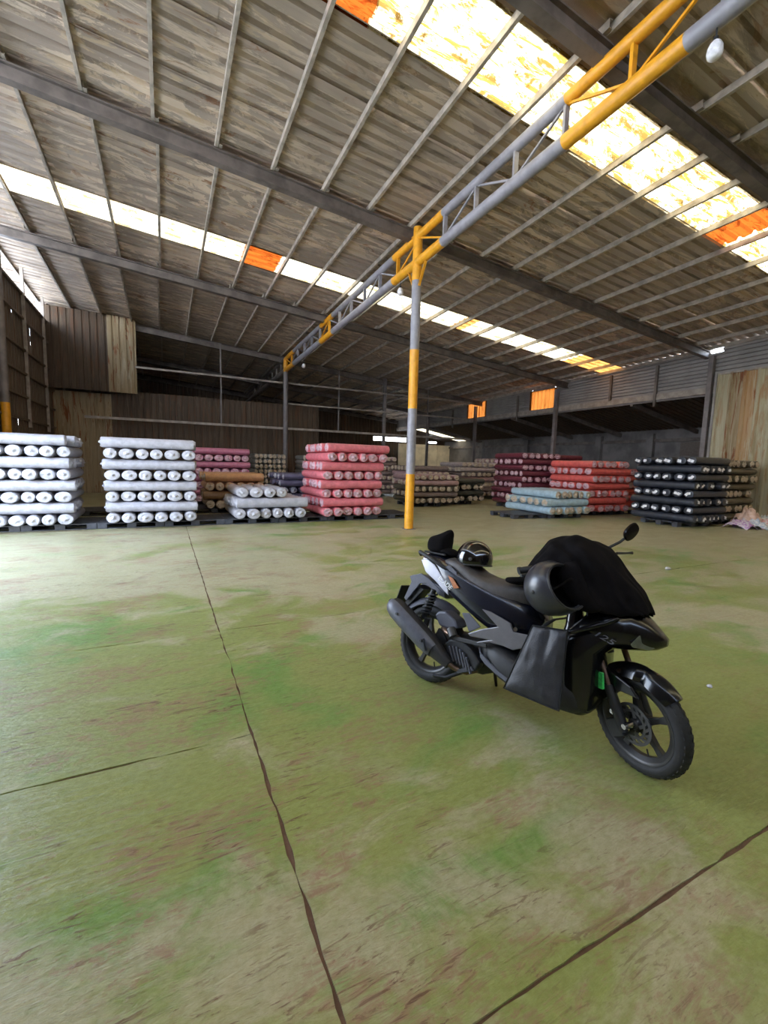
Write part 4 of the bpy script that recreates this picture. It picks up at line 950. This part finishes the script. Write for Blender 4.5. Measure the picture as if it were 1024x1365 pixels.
for i, (x, y, z, w_, t_) in enumerate(((.90, -.245, .97, .05, .03), (.94, -.255, .88, .055, .03), (.99, -.245, .80, .05, .03), (1.04, -.235, .755, .045, .028), (1.08, -.225, .742, .02, .015))):
    rings.append([(x + w_ * math.cos(2 * math.pi * k / 14), y + t_ * math.sin(2 * math.pi * k / 14) * (1 + .3 * nz(k * 2, i)), z + w_ * .6 * math.cos(2 * math.pi * k / 14)) for k in range(14)])
slv = sl.rings(rings).build('sleeve', M['cloth'], jo, True, 0, 0); md = slv.modifiers.new('smooth', 'SUBSURF'); md.levels = 1; md.render_levels = 1
# pannier bag over the footboard
G1, G2 = 16, 18; vs = []; P00, P10, P01, P11 = Vector((.775, 0, .600)), Vector((.955, 0, .622)), Vector((.672, 0, .232)), Vector((.972, 0, .226))
def bagpt(a, b, side):
    p = (P00 * (1 - a) + P10 * a) * (1 - b) + (P01 * (1 - a) + P11 * a) * b
    e = min(1, min(a, 1 - a, b + .05, 1 - b) * 9); bulge = .020 * math.sin(math.pi * a) * math.sin(math.pi * min(1, b * .9 + .1))
    cr_ = .010 * nz(a * 4 + 2, b * 2.5) + .014 * math.exp(-((a - .52 - .12 * b) / .10) ** 2) * (1 - b) * -1 + .006 * nz(a * 9, b * 7, 3)
    y = -(.240 + .012 * e + bulge + cr_ * e) if side == 0 else -.233
    return (p.x, y - (.02 * b), p.z)
for sd2 in (0, 1):
    for i in range(G1 + 1):
        for k in range(G2 + 1): vs.append(bagpt(i / G1, k / G2, sd2))
W = G2 + 1; o2 = (G1 + 1) * W; fs_b = []
for o_ in (0, o2): fs_b += [(o_ + i * W + k, o_ + i * W + k + 1, o_ + i * W + W + k + 1, o_ + i * W + W + k) for i in range(G1) for k in range(G2)]
bd = [i * W for i in range(G1 + 1)] + [G1 * W + k for k in range(1, W)] + [i * W + G2 for i in range(G1 - 1, -1, -1)] + [k for k in range(G2 - 1, 0, -1)]
fs_b += [(bd[q], bd[(q + 1) % len(bd)], o2 + bd[(q + 1) % len(bd)], o2 + bd[q]) for q in range(len(bd))]
bg_ = cloth_obj('pannier_bag', MB().add(vs, fs_b), M['bag'], 'flat dark grey fabric bag hanging over the side of the scooter footboard', 'bag', 1)
bb = MB(); bb.tube([bagpt(i / 10, 0, 0) for i in range(11)] + [bagpt(1, k / 10, 0) for k in range(1, 11)] + [bagpt(1 - i / 10, 1, 0) for i in range(1, 11)] + [bagpt(0, 1 - k / 10, 0) for k in range(1, 11)], .004, 6, False)
bb.build('binding', M['lining'], bg_, True)
MB().tube([bagpt(.3, 0, 0), (.84, -.12, .640), (.86, 0, .645), (.84, .12, .640), (.83, .20, .60)], .012, 8, flat=.3).build('strap', M['lining'], bg_, True)
# black cloth bundle on the rear carrier
cb = MB(); rings = []; nn = 22
for i, (z, hx, hy, cx) in enumerate(((.872, .02, .02, -.04), (.874, .085, .075, -.04), (.90, .092, .085, -.045), (.935, .090, .080, -.050), (.965, .088, .076, -.046), (.980, .080, .068, -.038), (.995, .060, .050, -.012), (1.018, .040, .034, .012), (1.040, .016, .014, .022), (1.044, .002, .002, .024))):
    rings.append([(cx + hx * math.cos(2 * math.pi * k / nn) * (1 + .16 * nz(math.cos(2 * math.pi * k / nn) * 2, math.sin(2 * math.pi * k / nn) * 2, z * 14)), hy * math.sin(2 * math.pi * k / nn) * (1 + .14 * nz(math.cos(2 * math.pi * k / nn) * 2 + 5, math.sin(2 * math.pi * k / nn) * 2, z * 11)), z) for k in range(nn)])
cloth_obj('cloth_bundle', cb.rings(rings), M['cloth'], 'black cloth bundle with a pointed top tied on the scooter tail', 'cloth', 1)
fl = MB(); rings = []
for i, (x, z, hy, hz) in enumerate(((-.02, .885, .06, .015), (.04, .895, .07, .028), (.09, .885, .07, .028), (.13, .872, .05, .012))):
    rings.append([(x, hy * math.cos(2 * math.pi * k / 14) - .01, z + hz * math.sin(2 * math.pi * k / 14) * (1 + .2 * nz(k, i))) for k in range(14)])
cloth_obj('glove', fl.rings(rings), M['cloth'], 'black glove lying between the cloth bundle and the rear helmet', 'glove', 1)
